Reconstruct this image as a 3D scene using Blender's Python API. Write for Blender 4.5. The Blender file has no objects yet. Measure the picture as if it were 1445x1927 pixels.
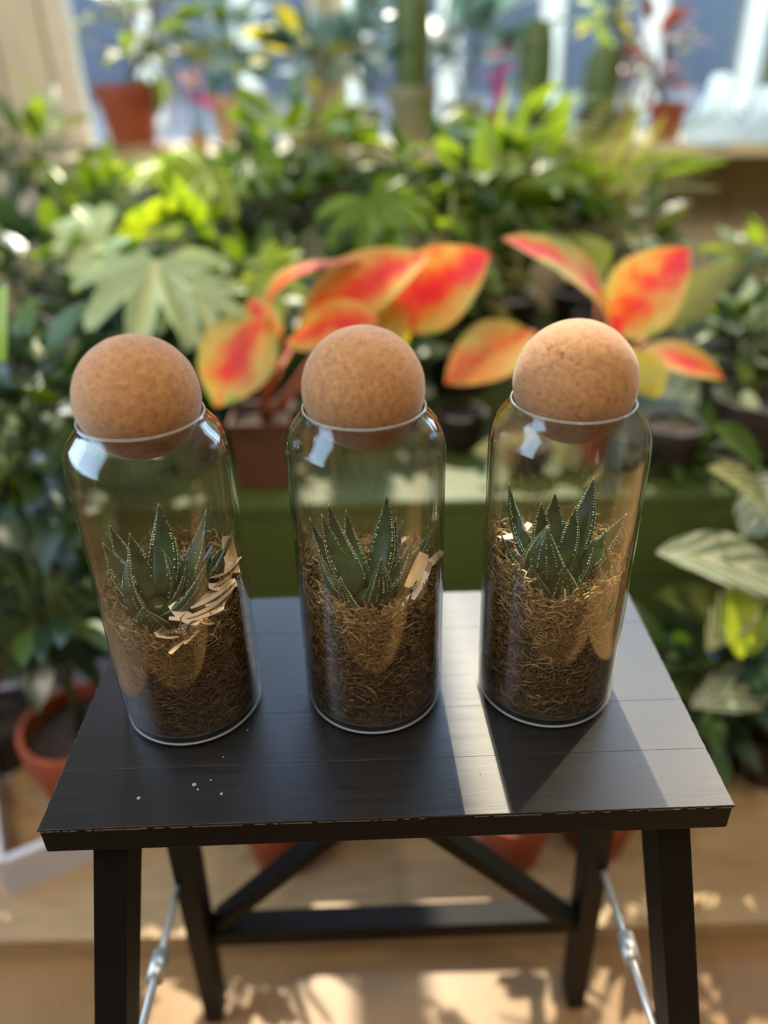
import bpy, bmesh, math, random
import numpy as np
from mathutils import Vector, Matrix, noise
random.seed(7)
rng = np.random.default_rng(7)
PI = math.pi
SC = bpy.context.scene
COL = SC.collection

# ------------------------------------------------------------------ camera
F_PX, PITCH, ROLL, CAM_H = 1451.7, 0.5258, -0.0254, 0.973
_fw = Vector((0, math.cos(PITCH), -math.sin(PITCH)))
_r0 = Vector((1, 0, 0)); _u0 = _r0.cross(_fw)
_R = math.cos(ROLL) * _r0 + math.sin(ROLL) * _u0
_U = -math.sin(ROLL) * _r0 + math.cos(ROLL) * _u0
CAM_O = Vector((0, 0, CAM_H))
cd = bpy.data.cameras.new('camera'); cam = bpy.data.objects.new('camera', cd); COL.objects.link(cam)
cam.matrix_world = Matrix(((_R.x, _U.x, -_fw.x, 0), (_R.y, _U.y, -_fw.y, 0), (_R.z, _U.z, -_fw.z, CAM_H), (0, 0, 0, 1)))
cd.sensor_fit = 'VERTICAL'; cd.sensor_height = 36; cd.sensor_width = 27
cd.lens = F_PX / 1927 * 36
cd.clip_start = 0.02; cd.clip_end = 100
cd.dof.use_dof = True; cd.dof.focus_distance = 0.49; cd.dof.aperture_fstop = 2.0
SC.camera = cam

def at(x, y, Y):
    d = _fw + _R * ((x - 722.5) / F_PX) - _U * ((y - 963.5) / F_PX)
    return CAM_O + d * (Y / d.y)

# ------------------------------------------------------------------ world, sun, lamps, exposure
w = bpy.data.worlds.new('world'); SC.world = w; w.use_nodes = True
_bg = w.node_tree.nodes['Background']
_bg.inputs['Color'].default_value = (0.50, 0.71, 1.0, 1)
_bg.inputs['Strength'].default_value = 5.0

def lamp(name, kind, loc, energy, color, aim=None, **kw):
    l = bpy.data.lights.new(name, kind); l.energy = energy; l.color = color
    for k, v in kw.items(): setattr(l, k, v)
    o = bpy.data.objects.new(name, l); COL.objects.link(o); o.location = loc
    if aim is not None:
        o.rotation_euler = (Vector(aim) - Vector(loc)).to_track_quat('-Z', 'Y').to_euler()
    return o
SUN_EL, SUN_AZ = math.radians(50), math.radians(3.5)
_sd = Vector((-math.sin(SUN_AZ) * math.cos(SUN_EL), math.cos(SUN_AZ) * math.cos(SUN_EL), math.sin(SUN_EL)))
lamp('sun', 'SUN', _sd * 10, 7.5, (1, 0.87, 0.66), (0, 0, 0), angle=0.012)
# warm spot lamp on the right of the shop
lamp('shop_spot', 'SPOT', (1.25, 1.62, 2.05), 75, (1, 0.82, 0.6), (0.13, 0.38, 0.6), spot_size=0.36, spot_blend=0.6, shadow_soft_size=0.02)
for lx, ly in ((-0.45, -0.35), (0.35, -0.45), (-0.1, -0.8), (0.9, -0.2), (-1.0, 0.0)):
    lamp('ceiling_spot', 'POINT', (lx, ly, 2.55), 28, (1, 0.88, 0.72), shadow_soft_size=0.035)
_p = lamp('window_portal', 'AREA', (0.4, 2.19, 1.95), 1, (1, 1, 1), (0.4, 0, 1.95), shape='RECTANGLE', size=2.9, size_y=2.4)
_p.data.cycles.is_portal = True
_p = lamp('window_portal', 'AREA', (-1.76, 0.35, 1.65), 1, (1, 1, 1), (0, 0.35, 1.65), shape='RECTANGLE', size=2.05, size_y=1.9)
_p.data.cycles.is_portal = True
SC.view_settings.view_transform = 'Standard'; SC.view_settings.look = 'None'
SC.view_settings.exposure = 0.5; SC.view_settings.gamma = 1.0; SC.view_settings.use_curve_mapping = False
SC.cycles.use_denoising = True
SC.cycles.caustics_reflective = False; SC.cycles.caustics_refractive = False
SC.cycles.max_bounces = 10; SC.cycles.transparent_max_bounces = 24; SC.cycles.sample_clamp_indirect = 6

# ------------------------------------------------------------------ helpers
def srgb(r, g, b):
    f = lambda c: (c / 255 / 12.92) if c / 255 <= 0.04045 else ((c / 255 + 0.055) / 1.055) ** 2.4
    return (f(r), f(g), f(b), 1)

class NT:
    """small helper around a material's node tree"""
    def __init__(s, name):
        s.m = bpy.data.materials.new(name); s.m.use_nodes = True
        s.t = s.m.node_tree; s.p = s.t.nodes['Principled BSDF']; s.out = s.t.nodes['Material Output']
    def n(s, typ, **kw):
        nd = s.t.nodes.new(typ)
        for k, v in kw.items():
            if k.startswith('i_'): nd.inputs[k[2:].replace('_', ' ')].default_value = v
            else: setattr(nd, k, v)
        return nd
    def l(s, a, b): s.t.links.new(a, b)
    def math(s, op, a, b=None, c=None, clamp=False):
        nd = s.n('ShaderNodeMath', operation=op); nd.use_clamp = clamp
        for i, v in enumerate((a, b, c)):
            if v is None: continue
            if isinstance(v, (int, float)): nd.inputs[i].default_value = v
            else: s.l(v, nd.inputs[i])
        return nd.outputs[0]
    def ramp(s, fac, stops):
        nd = s.n('ShaderNodeValToRGB'); el = nd.color_ramp.elements
        while len(el) < len(stops): el.new(0.5)
        for e, (p, c) in zip(el, stops): e.position = p; e.color = c
        s.l(fac, nd.inputs[0]); return nd.outputs[0]
    def noise(s, scale, detail=3, co='Object', rough=0.5, stretch=None, dist=0):
        tc = s.n('ShaderNodeTexCoord'); v = tc.outputs[co]
        if stretch:
            mp = s.n('ShaderNodeMapping'); mp.inputs['Scale'].default_value = stretch; s.l(v, mp.inputs[0]); v = mp.outputs[0]
        nd = s.n('ShaderNodeTexNoise'); nd.inputs['Scale'].default_value = scale; nd.inputs['Detail'].default_value = detail
        nd.inputs['Roughness'].default_value = rough; nd.inputs['Distortion'].default_value = dist
        s.l(v, nd.inputs['Vector']); return nd.outputs['Fac']
    def mix(s, fac, a, b):
        nd = s.n('ShaderNodeMix', data_type='RGBA')
        for k, v in ((0, fac), (6, a), (7, b)):
            if isinstance(v, (int, float, tuple)): nd.inputs[k].default_value = v
            else: s.l(v, nd.inputs[k])
        return nd.outputs[2]
    def bump(s, h, strength=0.3, dist=0.001):
        nd = s.n('ShaderNodeBump'); nd.inputs['Strength'].default_value = strength; nd.inputs['Distance'].default_value = dist
        s.l(h, nd.inputs['Height']); s.l(nd.outputs[0], s.p.inputs['Normal']); return nd
    def set(s, **kw):
        for k, v in kw.items():
            i = s.p.inputs[k.replace('_', ' ')]
            if isinstance(v, (int, float, tuple)): i.default_value = v
            else: s.l(v, i)
        return s

def plain(name, col, rough=0.6, noise_scale=30, amt=0.25, bump=0.0, stretch=None, spec=0.5, metal=0.0):
    m = NT(name); f = m.noise(noise_scale, 4, stretch=stretch)
    c2 = tuple(x * (1 - amt) for x in col[:3]) + (1,); c3 = tuple(min(1, x * (1 + amt)) for x in col[:3]) + (1,)
    m.set(Base_Color=m.ramp(f, [(0.3, c2), (0.7, c3)]), Roughness=rough, Metallic=metal)
    m.p.inputs['Specular IOR Level'].default_value = spec
    if bump: m.bump(f, bump, 0.002)
    return m.m

def leafmat(name, c1, c2, rough=0.4, trans=0.4, rib=None, ribw=0.06, spec=0.5, stripes=None, tcol=None):
    """leaf: colour varied from leaf to leaf and across it, midrib, light passing through"""
    m = NT(name); oi = m.n('ShaderNodeObjectInfo')
    f = m.noise(25, 3); g = m.math('MULTIPLY_ADD', f, 0.5, m.math('MULTIPLY', oi.outputs['Random'], 0.75))
    col = m.ramp(g, [(0.25, c1), (0.8, c2)])
    uv = m.n('ShaderNodeUVMap'); sx = m.n('ShaderNodeSeparateXYZ'); m.l(uv.outputs[0], sx.inputs[0])
    ax = m.math('ABSOLUTE', m.math('SUBTRACT', sx.outputs[0], 0.5))
    if stripes:
        sc, n = stripes
        ph = m.math('MULTIPLY_ADD', ax, n * 1.1, m.math('MULTIPLY', sx.outputs[1], n))
        wv = m.math('SINE', m.math('ADD', ph, m.math('MULTIPLY', f, 3)))
        col = m.mix(m.math('GREATER_THAN', wv, 0.1), col, sc)
    if rib:
        col = m.mix(m.math('LESS_THAN', ax, ribw), col, rib)
    m.set(Base_Color=col, Roughness=rough); m.p.inputs['Specular IOR Level'].default_value = spec
    tr = m.n('ShaderNodeBsdfTranslucent')
    if tcol: tr.inputs[0].default_value = tcol
    else:
        hs = m.n('ShaderNodeHueSaturation'); hs.inputs['Value'].default_value = 1.5; hs.inputs['Saturation'].default_value = 1.15
        hs.inputs['Hue'].default_value = 0.485
        m.l(col, hs.inputs['Color']); m.l(hs.outputs[0], tr.inputs[0])
    mx = m.n('ShaderNodeMixShader'); mx.inputs[0].default_value = trans
    m.l(m.p.outputs[0], mx.inputs[1]); m.l(tr.outputs[0], mx.inputs[2]); m.l(mx.outputs[0], m.out.inputs[0])
    return m.m

class MB:
    def __init__(s): s.v = []; s.f = []; s.uv = []
    def add(s, vs, fs, uvs=None):
        o = len(s.v); s.v += [tuple(v) for v in vs]; s.f += [tuple(i + o for i in f) for f in fs]
        s.uv += list(uvs) if uvs is not None else [(0, 0)] * len(vs)
    def box(s, c, d, rot=None):
        x, y, z = (k / 2 for k in d); vs = [Vector((a * x, b * y, e * z)) for e in (-1, 1) for b in (-1, 1) for a in (-1, 1)]
        if rot is not None: vs = [rot @ v for v in vs]
        s.add([v + Vector(c) for v in vs], [(0, 2, 3, 1), (4, 5, 7, 6), (0, 1, 5, 4), (1, 3, 7, 5), (3, 2, 6, 7), (2, 0, 4, 6)])
    def bar(s, a, b, w, h, up=(0, 0, 1)):
        a, b = Vector(a), Vector(b); d = (b - a).normalized(); x = d.cross(Vector(up)).normalized(); z = x.cross(d)
        vs = [p + x * (i * w / 2) + z * (j * h / 2) for p in (a, b) for i, j in ((-1, -1), (1, -1), (1, 1), (-1, 1))]
        s.add(vs, [(3, 2, 1, 0), (4, 5, 6, 7), (0, 1, 5, 4), (1, 2, 6, 5), (2, 3, 7, 6), (3, 0, 4, 7)])
    def tube(s, pts, r, n=6, r2=None):
        pts = [Vector(p) for p in pts]; k = len(pts); vs = []; fs = []
        for i, p in enumerate(pts):
            d = (pts[min(i + 1, k - 1)] - pts[max(i - 1, 0)]).normalized()
            a = d.cross(Vector((0, 0, 1)) if abs(d.z) < 0.9 else Vector((1, 0, 0))).normalized(); b = d.cross(a)
            rr = r if r2 is None else r + (r2 - r) * i / (k - 1)
            vs += [p + (a * math.cos(2 * PI * j / n) + b * math.sin(2 * PI * j / n)) * rr for j in range(n)]
        for i in range(k - 1):
            fs += [(i * n + j, i * n + (j + 1) % n, (i + 1) * n + (j + 1) % n, (i + 1) * n + j) for j in range(n)]
        fs += [tuple(range(n))[::-1], tuple(range((k - 1) * n, k * n))]
        s.add(vs, fs)
    def lathe(s, prof, n=32, c=(0, 0, 0), capped=True):
        c = Vector(c); vs = []; fs = []; k = len(prof)
        for r, z in prof:
            vs += [c + Vector((r * math.cos(2 * PI * j / n), r * math.sin(2 * PI * j / n), z)) for j in range(n)]
        for i in range(k - 1):
            fs += [(i * n + j, i * n + (j + 1) % n, (i + 1) * n + (j + 1) % n, (i + 1) * n + j) for j in range(n)]
        if capped: fs += [tuple(range(n))[::-1], tuple(range((k - 1) * n, k * n))]
        s.add(vs, fs)
    def mesh(s, name, mat, smooth=True):
        me = bpy.data.meshes.new(name); me.from_pydata(s.v, [], s.f)
        if mat: me.materials.append(mat)
        ul = me.uv_layers.new(name='UVMap')
        li = np.empty(len(me.loops), dtype=np.int32); me.loops.foreach_get('vertex_index', li)
        ul.data.foreach_set('uv', np.array(s.uv, dtype=np.float32)[li].ravel())
        if smooth: me.polygons.foreach_set('use_smooth', [True] * len(me.polygons))
        me.update(); return me

def put(name, me, parent=None, loc=None, mat=None):
    o = bpy.data.objects.new(name, me); COL.objects.link(o); o.parent = parent
    if mat is not None: o.matrix_basis = mat
    elif loc is not None: o.location = loc
    return o
def obj(name, mb, mat, parent=None, smooth=True, loc=None, bevel=0):
    o = put(name, mb.mesh(name, mat, smooth), parent, loc)
    if bevel:
        b = o.modifiers.new('bevel', 'BEVEL'); b.width = bevel; b.segments = 2; b.limit_method = 'ANGLE'
    return o
def tag(o, label=None, cat=None, group=None, kind=None):
    for k, v in (('label', label), ('category', cat), ('group', group), ('kind', kind)):
        if v: o[k] = v
    return o
def thing(name, label, cat, loc, rz=0, group=None):
    o = bpy.data.objects.new(name, None); COL.objects.link(o); o.location = loc; o.rotation_euler = (0, 0, rz)
    o.empty_display_size = 0.05
    return tag(o, label, cat, group)
def struct(name, mb, mat, parent=None, smooth=False, bevel=0):
    o = obj(name, mb, mat, parent, smooth, bevel=bevel)
    if parent is None: o['kind'] = 'structure'
    return o

# ------------------------------------------------------------------ materials
def m_floor():
    m = NT('floor_tan_weave'); a = m.noise(3, 4); b = m.noise(60, 3, stretch=(1, 6, 1)); c = m.noise(60, 3, stretch=(6, 1, 1))
    f = m.math('ADD', m.math('MULTIPLY', a, 0.5), m.math('MULTIPLY', m.math('ADD', b, c), 0.25))
    m.set(Base_Color=m.ramp(f, [(0.3, srgb(118, 88, 54)), (0.7, srgb(160, 126, 82))]), Roughness=0.38); m.bump(f, 0.2, 0.002); return m.m
FLOOR = m_floor()
BEIGE = plain('beige_board', srgb(202, 186, 150), 0.55, 8, 0.15, 0.1, stretch=(6, 6, 0.6))
CREAM = plain('cream_paint', srgb(205, 190, 160), 0.5, 10, 0.08)
WALL = plain('dim_wall_paint', srgb(120, 104, 84), 0.7, 4, 0.1)
CEIL = plain('ceiling_paint', srgb(120, 108, 92), 0.8, 4, 0.08)
SILLM = plain('pale_sill_wood', srgb(225, 208, 170), 0.35, 8, 0.1, stretch=(1, 8, 1))

def m_black(name, c1, c2, r1, r2, spec=0.5):
    m = NT(name); f = m.noise(40, 5, stretch=(0.35, 5, 5)); g = m.noise(9, 4); k = m.noise(300, 2, stretch=(0.15, 2, 2))
    h = m.math('ADD', m.math('MULTIPLY', f, 0.55), m.math('MULTIPLY', g, 0.45))
    m.set(Base_Color=m.ramp(h, [(0.3, c1), (0.75, c2)]), Roughness=m.math('MULTIPLY_ADD', h, r2 - r1, r1))
    m.p.inputs['Specular IOR Level'].default_value = spec
    m.bump(m.math('ADD', m.math('MULTIPLY', f, 0.6), m.math('MULTIPLY', k, 0.6)), 0.22, 0.0006); return m.m
BLACKTOP = m_black('black_laminate_top', srgb(9, 9, 9), srgb(20, 18, 18), 0.28, 0.48)
BLACK = m_black('black_stained_wood', srgb(6, 5, 5), srgb(12, 11, 10), 0.5, 0.65, 0.16)
EDGE = plain('worn_edge', srgb(62, 47, 37), 0.7, 200, 0.5)
STEEL = plain('grey_steel', srgb(190, 190, 185), 0.35, 50, 0.1, metal=0.6)

def m_glass():
    m = NT('clear_glass')
    geo = m.n('ShaderNodeNewGeometry'); dt = m.n('ShaderNodeVectorMath', operation='DOT_PRODUCT')
    m.l(geo.outputs['Normal'], dt.inputs[0]); m.l(geo.outputs['Incoming'], dt.inputs[1])
    c = m.math('ABSOLUTE', dt.outputs['Value'])
    om = m.math('SUBTRACT', 1.0, c, clamp=True)
    fr = m.math('MULTIPLY_ADD', m.math('POWER', om, 2.8), 0.92, 0.045, clamp=True)
    tr = m.n('ShaderNodeBsdfTransparent'); gl = m.n('ShaderNodeBsdfGlossy'); gl.inputs['Roughness'].default_value = 0.015
    tint = m.mix(m.math('POWER', om, 3.0), (0.985, 0.99, 0.985, 1), (0.86, 0.90, 0.88, 1)); m.l(tint, tr.inputs[0])
    mx = m.n('ShaderNodeMixShader'); m.l(fr, mx.inputs[0]); m.l(tr.outputs[0], mx.inputs[1]); m.l(gl.outputs[0], mx.inputs[2])
    m.l(mx.outputs[0], m.out.inputs[0]); m.t.nodes.remove(m.p); return m.m
GLASS = m_glass()

def m_cork():
    m = NT('agglomerated_cork'); tc = m.n('ShaderNodeTexCoord')
    vo = m.n('ShaderNodeTexVoronoi'); vo.inputs['Scale'].default_value = 900; m.l(tc.outputs['Object'], vo.inputs['Vector'])
    f = m.noise(260, 4, rough=0.6); g = m.noise(1100, 2); sp = m.noise(420, 2, rough=0.4)
    bw = m.n('ShaderNodeRGBToBW'); m.l(vo.outputs['Color'], bw.inputs[0])
    h = m.math('ADD', m.math('MULTIPLY', f, 0.55), m.math('ADD', m.math('MULTIPLY', bw.outputs[0], 0.25), m.math('MULTIPLY', g, 0.2)))
    col = m.ramp(h, [(0.25, srgb(104, 68, 36)), (0.5, srgb(148, 106, 64)), (0.75, srgb(172, 132, 88))])
    dark = m.math('GREATER_THAN', sp, 0.69)
    col = m.mix(m.math('MULTIPLY', dark, 0.5), col, srgb(92, 52, 26))
    m.set(Base_Color=col, Roughness=0.75); m.p.inputs['Specular IOR Level'].default_value = 0.25
    m.p.inputs['Sheen Weight'].default_value = 0.25
    m.bump(m.math('ADD', f, m.math('MULTIPLY', g, 0.5)), 0.25, 0.0006); return m.m
CORK = m_cork()

def m_strand():
    m = NT('dried_moss'); at_ = m.n('ShaderNodeAttribute', attribute_name='tint'); f = m.noise(260, 2)
    g = m.math('ADD', at_.outputs['Fac'], m.math('MULTIPLY_ADD', f, 0.3, -0.15))
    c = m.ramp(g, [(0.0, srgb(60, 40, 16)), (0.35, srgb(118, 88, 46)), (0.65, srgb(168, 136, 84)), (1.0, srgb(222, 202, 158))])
    m.set(Base_Color=c, Roughness=0.7); m.p.inputs['Specular IOR Level'].default_value = 0.2
    tr = m.n('ShaderNodeBsdfTranslucent'); m.l(c, tr.inputs[0]); mx = m.n('ShaderNodeMixShader'); mx.inputs[0].default_value = 0.3
    m.l(m.p.outputs[0], mx.inputs[1]); m.l(tr.outputs[0], mx.inputs[2]); m.l(mx.outputs[0], m.out.inputs[0]); return m.m
STRAND = m_strand()
MOSSBED = plain('packed_moss', srgb(78, 54, 24), 0.9, 220, 0.6, 0.8)
_c = NT('pale_shavings'); _oi = _c.n('ShaderNodeObjectInfo'); _f = _c.noise(400, 3, stretch=(0.3, 4, 1))
_c.set(Base_Color=_c.ramp(_c.math('MULTIPLY_ADD', _f, 0.4, _c.math('MULTIPLY', _oi.outputs['Random'], 0.7)), [(0.1, srgb(206, 160, 104)), (0.5, srgb(232, 200, 154)), (0.95, srgb(244, 236, 228))]), Roughness=0.55); _c.bump(_f, 0.3, 0.0004); CHIP = _c.m

def m_succulent():
    m = NT('succulent_skin'); uv = m.n('ShaderNodeUVMap'); sx = m.n('ShaderNodeSeparateXYZ'); m.l(uv.outputs[0], sx.inputs[0])
    u, v = sx.outputs[0], sx.outputs[1]
    f = m.noise(150, 3)
    col = m.ramp(f, [(0.3, srgb(18, 38, 16)), (0.7, srgb(44, 74, 34))])
    # pale dotted margins: u = 0.5 and u = 0/1 are the two edges
    vd = m.math('FRACT', m.math('MULTIPLY', v, 22.0)); e = m.math('ABSOLUTE', m.math('SUBTRACT', m.math('FRACT', m.math('MULTIPLY', u, 2.0)), 0.5))
    edge = m.math('MULTIPLY', m.math('GREATER_THAN', e, 0.445), m.math('GREATER_THAN', vd, 0.35))
    col = m.mix(m.math('MULTIPLY', edge, 0.6), col, srgb(206, 216, 170))
    # bright tip
    col = m.mix(m.math('MULTIPLY', m.math('GREATER_THAN', v, 0.965), 0.7), col, srgb(196, 150, 80))
    m.set(Base_Color=col, Roughness=0.32); m.bump(f, 0.2, 0.0004)
    return m.m
SUCC = m_succulent()
TUBER = plain('white_tubercle', srgb(190, 204, 186), 0.4, 200, 0.1)

def m_agl():
    m = NT('red_yellow_leaf'); uv = m.n('ShaderNodeUVMap'); sx = m.n('ShaderNodeSeparateXYZ'); m.l(uv.outputs[0], sx.inputs[0])
    oi = m.n('ShaderNodeObjectInfo')
    ax = m.math('ABSOLUTE', m.math('SUBTRACT', sx.outputs[0], 0.5)); f = m.noise(13, 5, dist=1.2); g = m.noise(70, 3)
    q = m.math('ADD', m.math('MULTIPLY', ax, 1.1), m.math('MULTIPLY_ADD', f, 1.3, -0.55))
    q = m.math('ADD', q, m.math('MULTIPLY_ADD', oi.outputs['Random'], 0.24, -0.1))
    q = m.math('ADD', q, m.math('MULTIPLY_ADD', g, 0.3, -0.15))
    col = m.ramp(q, [(0.08, srgb(222, 44, 48)), (0.24, srgb(226, 84, 44)), (0.40, srgb(216, 140, 58)), (0.6, srgb(206, 176, 84)), (0.84, srgb(130, 152, 60))])
    m.set(Base_Color=col, Roughness=0.5)
    tr = m.n('ShaderNodeBsdfTranslucent'); m.l(col, tr.inputs[0]); mx = m.n('ShaderNodeMixShader'); mx.inputs[0].default_value = 0.5
    m.l(m.p.outputs[0], mx.inputs[1]); m.l(tr.outputs[0], mx.inputs[2]); m.l(mx.outputs[0], m.out.inputs[0]); return m.m
AGL = m_agl()
TERRA = plain('terracotta', srgb(142, 66, 34), 0.75, 20, 0.2)
BROWNPOT = plain('brown_pot_glaze', srgb(84, 52, 34), 0.5, 15, 0.15)
GREYGREEN = plain('grey_green_pot', srgb(128, 126, 92), 0.5, 15, 0.12)
TANPOT = plain('tan_fibre_pot', srgb(176, 142, 102), 0.8, 60, 0.3, 0.5, stretch=(1, 1, 5))
DARKPOT = plain('dark_plastic_pot', srgb(40, 30, 24), 0.5, 15, 0.1)
SOIL = plain('potting_soil', srgb(46, 32, 22), 0.95, 150, 0.5, 0.8)
STEM = plain('green_stem', srgb(74, 92, 40), 0.5, 40, 0.2)
PINKSTEM = plain('pink_stem', srgb(196, 118, 84), 0.45, 40, 0.2)
BARK = plain('brown_stem', srgb(96, 70, 42), 0.7, 60, 0.3)
LIME = plain('lime_painted_bench', srgb(64, 78, 32), 0.45, 5, 0.1)
TRAYW = plain('white_plastic', srgb(206, 208, 220), 0.35, 6, 0.05)
TRAYB = plain('beige_tray_wood', srgb(160, 134, 98), 0.5, 14, 0.15, stretch=(1, 6, 6))
G_DARK = leafmat('leaf_dark', srgb(34, 54, 20), srgb(72, 98, 40), 0.42, 0.35)
G_BLUE = leafmat('leaf_dark_glossy', srgb(28, 46, 30), srgb(54, 78, 48), 0.32, 0.2, spec=0.9)
G_MID = leafmat('leaf_mid', srgb(66, 92, 34), srgb(124, 146, 62), 0.42, 0.45)
G_LIME = leafmat('leaf_lime', srgb(96, 130, 38), srgb(162, 182, 78), 0.42, 0.5)
G_PALE = leafmat('leaf_pale', srgb(132, 158, 114), srgb(184, 200, 150), 0.45, 0.28, rib=srgb(196, 206, 150), ribw=0.02)
G_OLIVE = leafmat('leaf_olive', srgb(84, 96, 40), srgb(146, 146, 78), 0.45, 0.45)
G_TEAL = leafmat('leaf_teal', srgb(66, 96, 92), srgb(120, 148, 138), 0.35, 0.3)
G_GREY = leafmat('leaf_grey_striped', srgb(70, 92, 62), srgb(110, 128, 92), 0.3, 0.3, stripes=(srgb(178, 184, 160), 26), rib=srgb(190, 190, 160), ribw=0.03)
G_RED = leafmat('leaf_maroon', srgb(92, 48, 38), srgb(158, 96, 76), 0.35, 0.4)
G_YEL = leafmat('leaf_yellow', srgb(168, 160, 40), srgb(206, 194, 84), 0.4, 0.5)
G_STRIPE = leafmat('leaf_cream_stripes', srgb(54, 78, 34), srgb(84, 108, 52), 0.3, 0.35, stripes=(srgb(190, 182, 138), 34))
MAGENTA = leafmat('petal_magenta', srgb(206, 40, 120), srgb(226, 90, 160), 0.5, 0.4)
WHITEF = leafmat('petal_pale_pink', srgb(226, 190, 190), srgb(240, 220, 214), 0.5, 0.4)
CACTUS = plain('cactus_skin', srgb(82, 100, 44), 0.5, 60, 0.3, 0.4, stretch=(6, 6, 1))

SUNFILTER = NT('blue_sun_filter'); _t = SUNFILTER.n('ShaderNodeBsdfTranslucent'); _t.inputs[0].default_value = (0.13, 0.26, 0.60, 1); SUNFILTER.l(_t.outputs[0], SUNFILTER.out.inputs[0]); SUNFILTER = SUNFILTER.m  # for the added upper pane: stops direct sun, passes dim blue light
# ------------------------------------------------------------------ room shell
WY = 2.2
mb = MB(); mb.box((0.3, 0.15, -0.02), (4.2, 4.3, 0.04)); struct('floor', mb, FLOOR)
mb = MB(); mb.box((0.3, 0.15, 3.22), (4.2, 4.3, 0.04)); struct('ceiling', mb, CEIL)
mb = MB(); mb.box((-1.8, 0.15, 0.35), (0.04, 4.3, 0.7)); mb.box((-1.8, 0.15, 2.9), (0.04, 4.3, 0.6)); mb.box((-1.8, -1.35, 1.65), (0.04, 1.3, 1.9)); mb.box((-1.8, 1.85, 1.65), (0.04, 0.9, 1.9)); struct('wall_left', mb, WALL)
mb = MB()
for y_ in (-0.68, 0.35, 1.38): mb.box((-1.8, y_, 1.65), (0.06, 0.05, 1.9))
for z_ in (0.72, 2.58): mb.box((-1.8, 0.35, z_), (0.06, 2.06, 0.05))
w3 = struct('window_3', mb, CREAM); mb = MB(); mb.box((-1.8, 0.35, 1.65), (0.006, 2.06, 1.9)); obj('pane', mb, GLASS, w3, False)
mb = MB(); mb.box((2.4, 0.15, 1.6), (0.04, 4.3, 3.2)); struct('wall_right', mb, WALL)
mb = MB(); mb.box((0.3, -2.0, 1.6), (4.2, 0.04, 3.2)); struct('wall_front', mb, WALL)
# back wall: low panel under the window, board-clad pier on the left, lintel over the left pane
mb = MB(); mb.box((0.3, WY + 0.04, 0.385), (4.2, 0.04, 0.77))
mb.box((-1.29, WY + 0.04, 1.985), (1.02, 0.04, 2.43))
mb.box((0.3, WY + 0.04, 3.17), (4.2, 0.04, 0.06)); mb.box((2.12, WY + 0.04, 1.985), (0.56, 0.04, 2.43))
wb = struct('wall_back', mb, BEIGE)
x = -1.78
k = 0
bw_ = MB(); bw_.box((0, 0, 0), (0.118, 0.016, 2.4)); bme = bw_.mesh('board', BEIGE, False)
while x < -0.86:
    o = put('board', bme, wb, (x + 0.062, WY + 0.012 + 0.003 * (k % 2), 2.0)); x += 0.123; k += 1
bw_ = MB(); bw_.box((0, 0, 0), (0.146, 0.016, 0.75)); bme = bw_.mesh('board', BEIGE, False)
x = -1.3
while x < 1.75:
    put('board', bme, wb, (x + 0.075, WY + 0.012 + 0.003 * (k % 2), 0.385)); x += 0.15; k += 1
for x0, x1, zt, nm in ((-0.78, -0.11, 3.14, 'window_1'), (-0.11, 1.84, 3.14, 'window_2')):
    fr = MB()
    for cx in (x0 + 0.02, x1 - 0.02): fr.box((cx, WY + 0.03, (0.77 + zt) / 2), (0.05, 0.06, zt - 0.77))
    fr.box(((x0 + x1) / 2, WY + 0.03, zt - 0.02), (x1 - x0, 0.06, 0.05)); fr.box(((x0 + x1) / 2, WY + 0.03, 0.79), (x1 - x0, 0.06, 0.03))
    wo = struct(nm, fr, CREAM)
    zc = 2.3 if nm == 'window_1' else zt
    pn = MB(); pn.box(((x0 + x1) / 2, WY + 0.04, (0.77 + zc) / 2), (x1 - x0 - 0.04, 0.006, zc - 0.8)); obj('pane', pn, GLASS, wo, False)
    if zc < zt:  # added out of view: filter keeping sun off the stool's left, with its bar
        pn = MB(); pn.box(((x0 + x1) / 2, WY + 0.04, (zc + zt) / 2 + 0.01), (x1 - x0 - 0.04, 0.006, zt - zc - 0.04)); obj('added_sun_filter', pn, SUNFILTER, wo, False)
        pn = MB(); pn.box(((x0 + x1) / 2, WY + 0.03, zc), (x1 - x0 - 0.06, 0.05, 0.05)); obj('transom', pn, CREAM, wo, False)
mb = MB(); mb.box((0.55, 2.075, 0.785), (2.6, 0.25, 0.03)); struct('trim_1', mb, SILLM, bevel=0.004)   # window sill
SILL = 0.80

# ------------------------------------------------------------------ outdoors, beyond the glass
PAVE = plain('grey_paving', srgb(126, 120, 116), 0.6, 1.2, 0.15)
FACADE = plain('lavender_facade', srgb(124, 117, 116), 0.7, 0.8, 0.1)
DGLASS = plain('dark_window_glass', srgb(40, 46, 56), 0.3, 2, 0.1)
mb = MB(); mb.box((0, 14.3, -0.13), (40, 24, 0.1)); struct('street', mb, PAVE)
bl = thing('building', 'pale lavender building across the street beyond the window', 'building', (0.5, 17, -0.08))
mb = MB(); mb.box((0, 1.5, 4), (22, 3, 8)); obj('facade', mb, FACADE, bl, False)
wm = MB(); wm.box((0, 0, 0), (1.3, 0.1, 1.9)); wme = wm.mesh('window', DGLASS, False)
pm = MB(); pm.box((0, 0, 0), (0.35, 0.16, 7.8)); pme = pm.mesh('pilaster', CREAM, False)
for i in range(-5, 6):
    for j in range(2): put('window', wme, bl, (i * 1.9, -0.04, 1.5 + 2.9 * j))
    put('pilaster', pme, bl, (i * 1.9 + 0.95, -0.08, 4))

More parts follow.
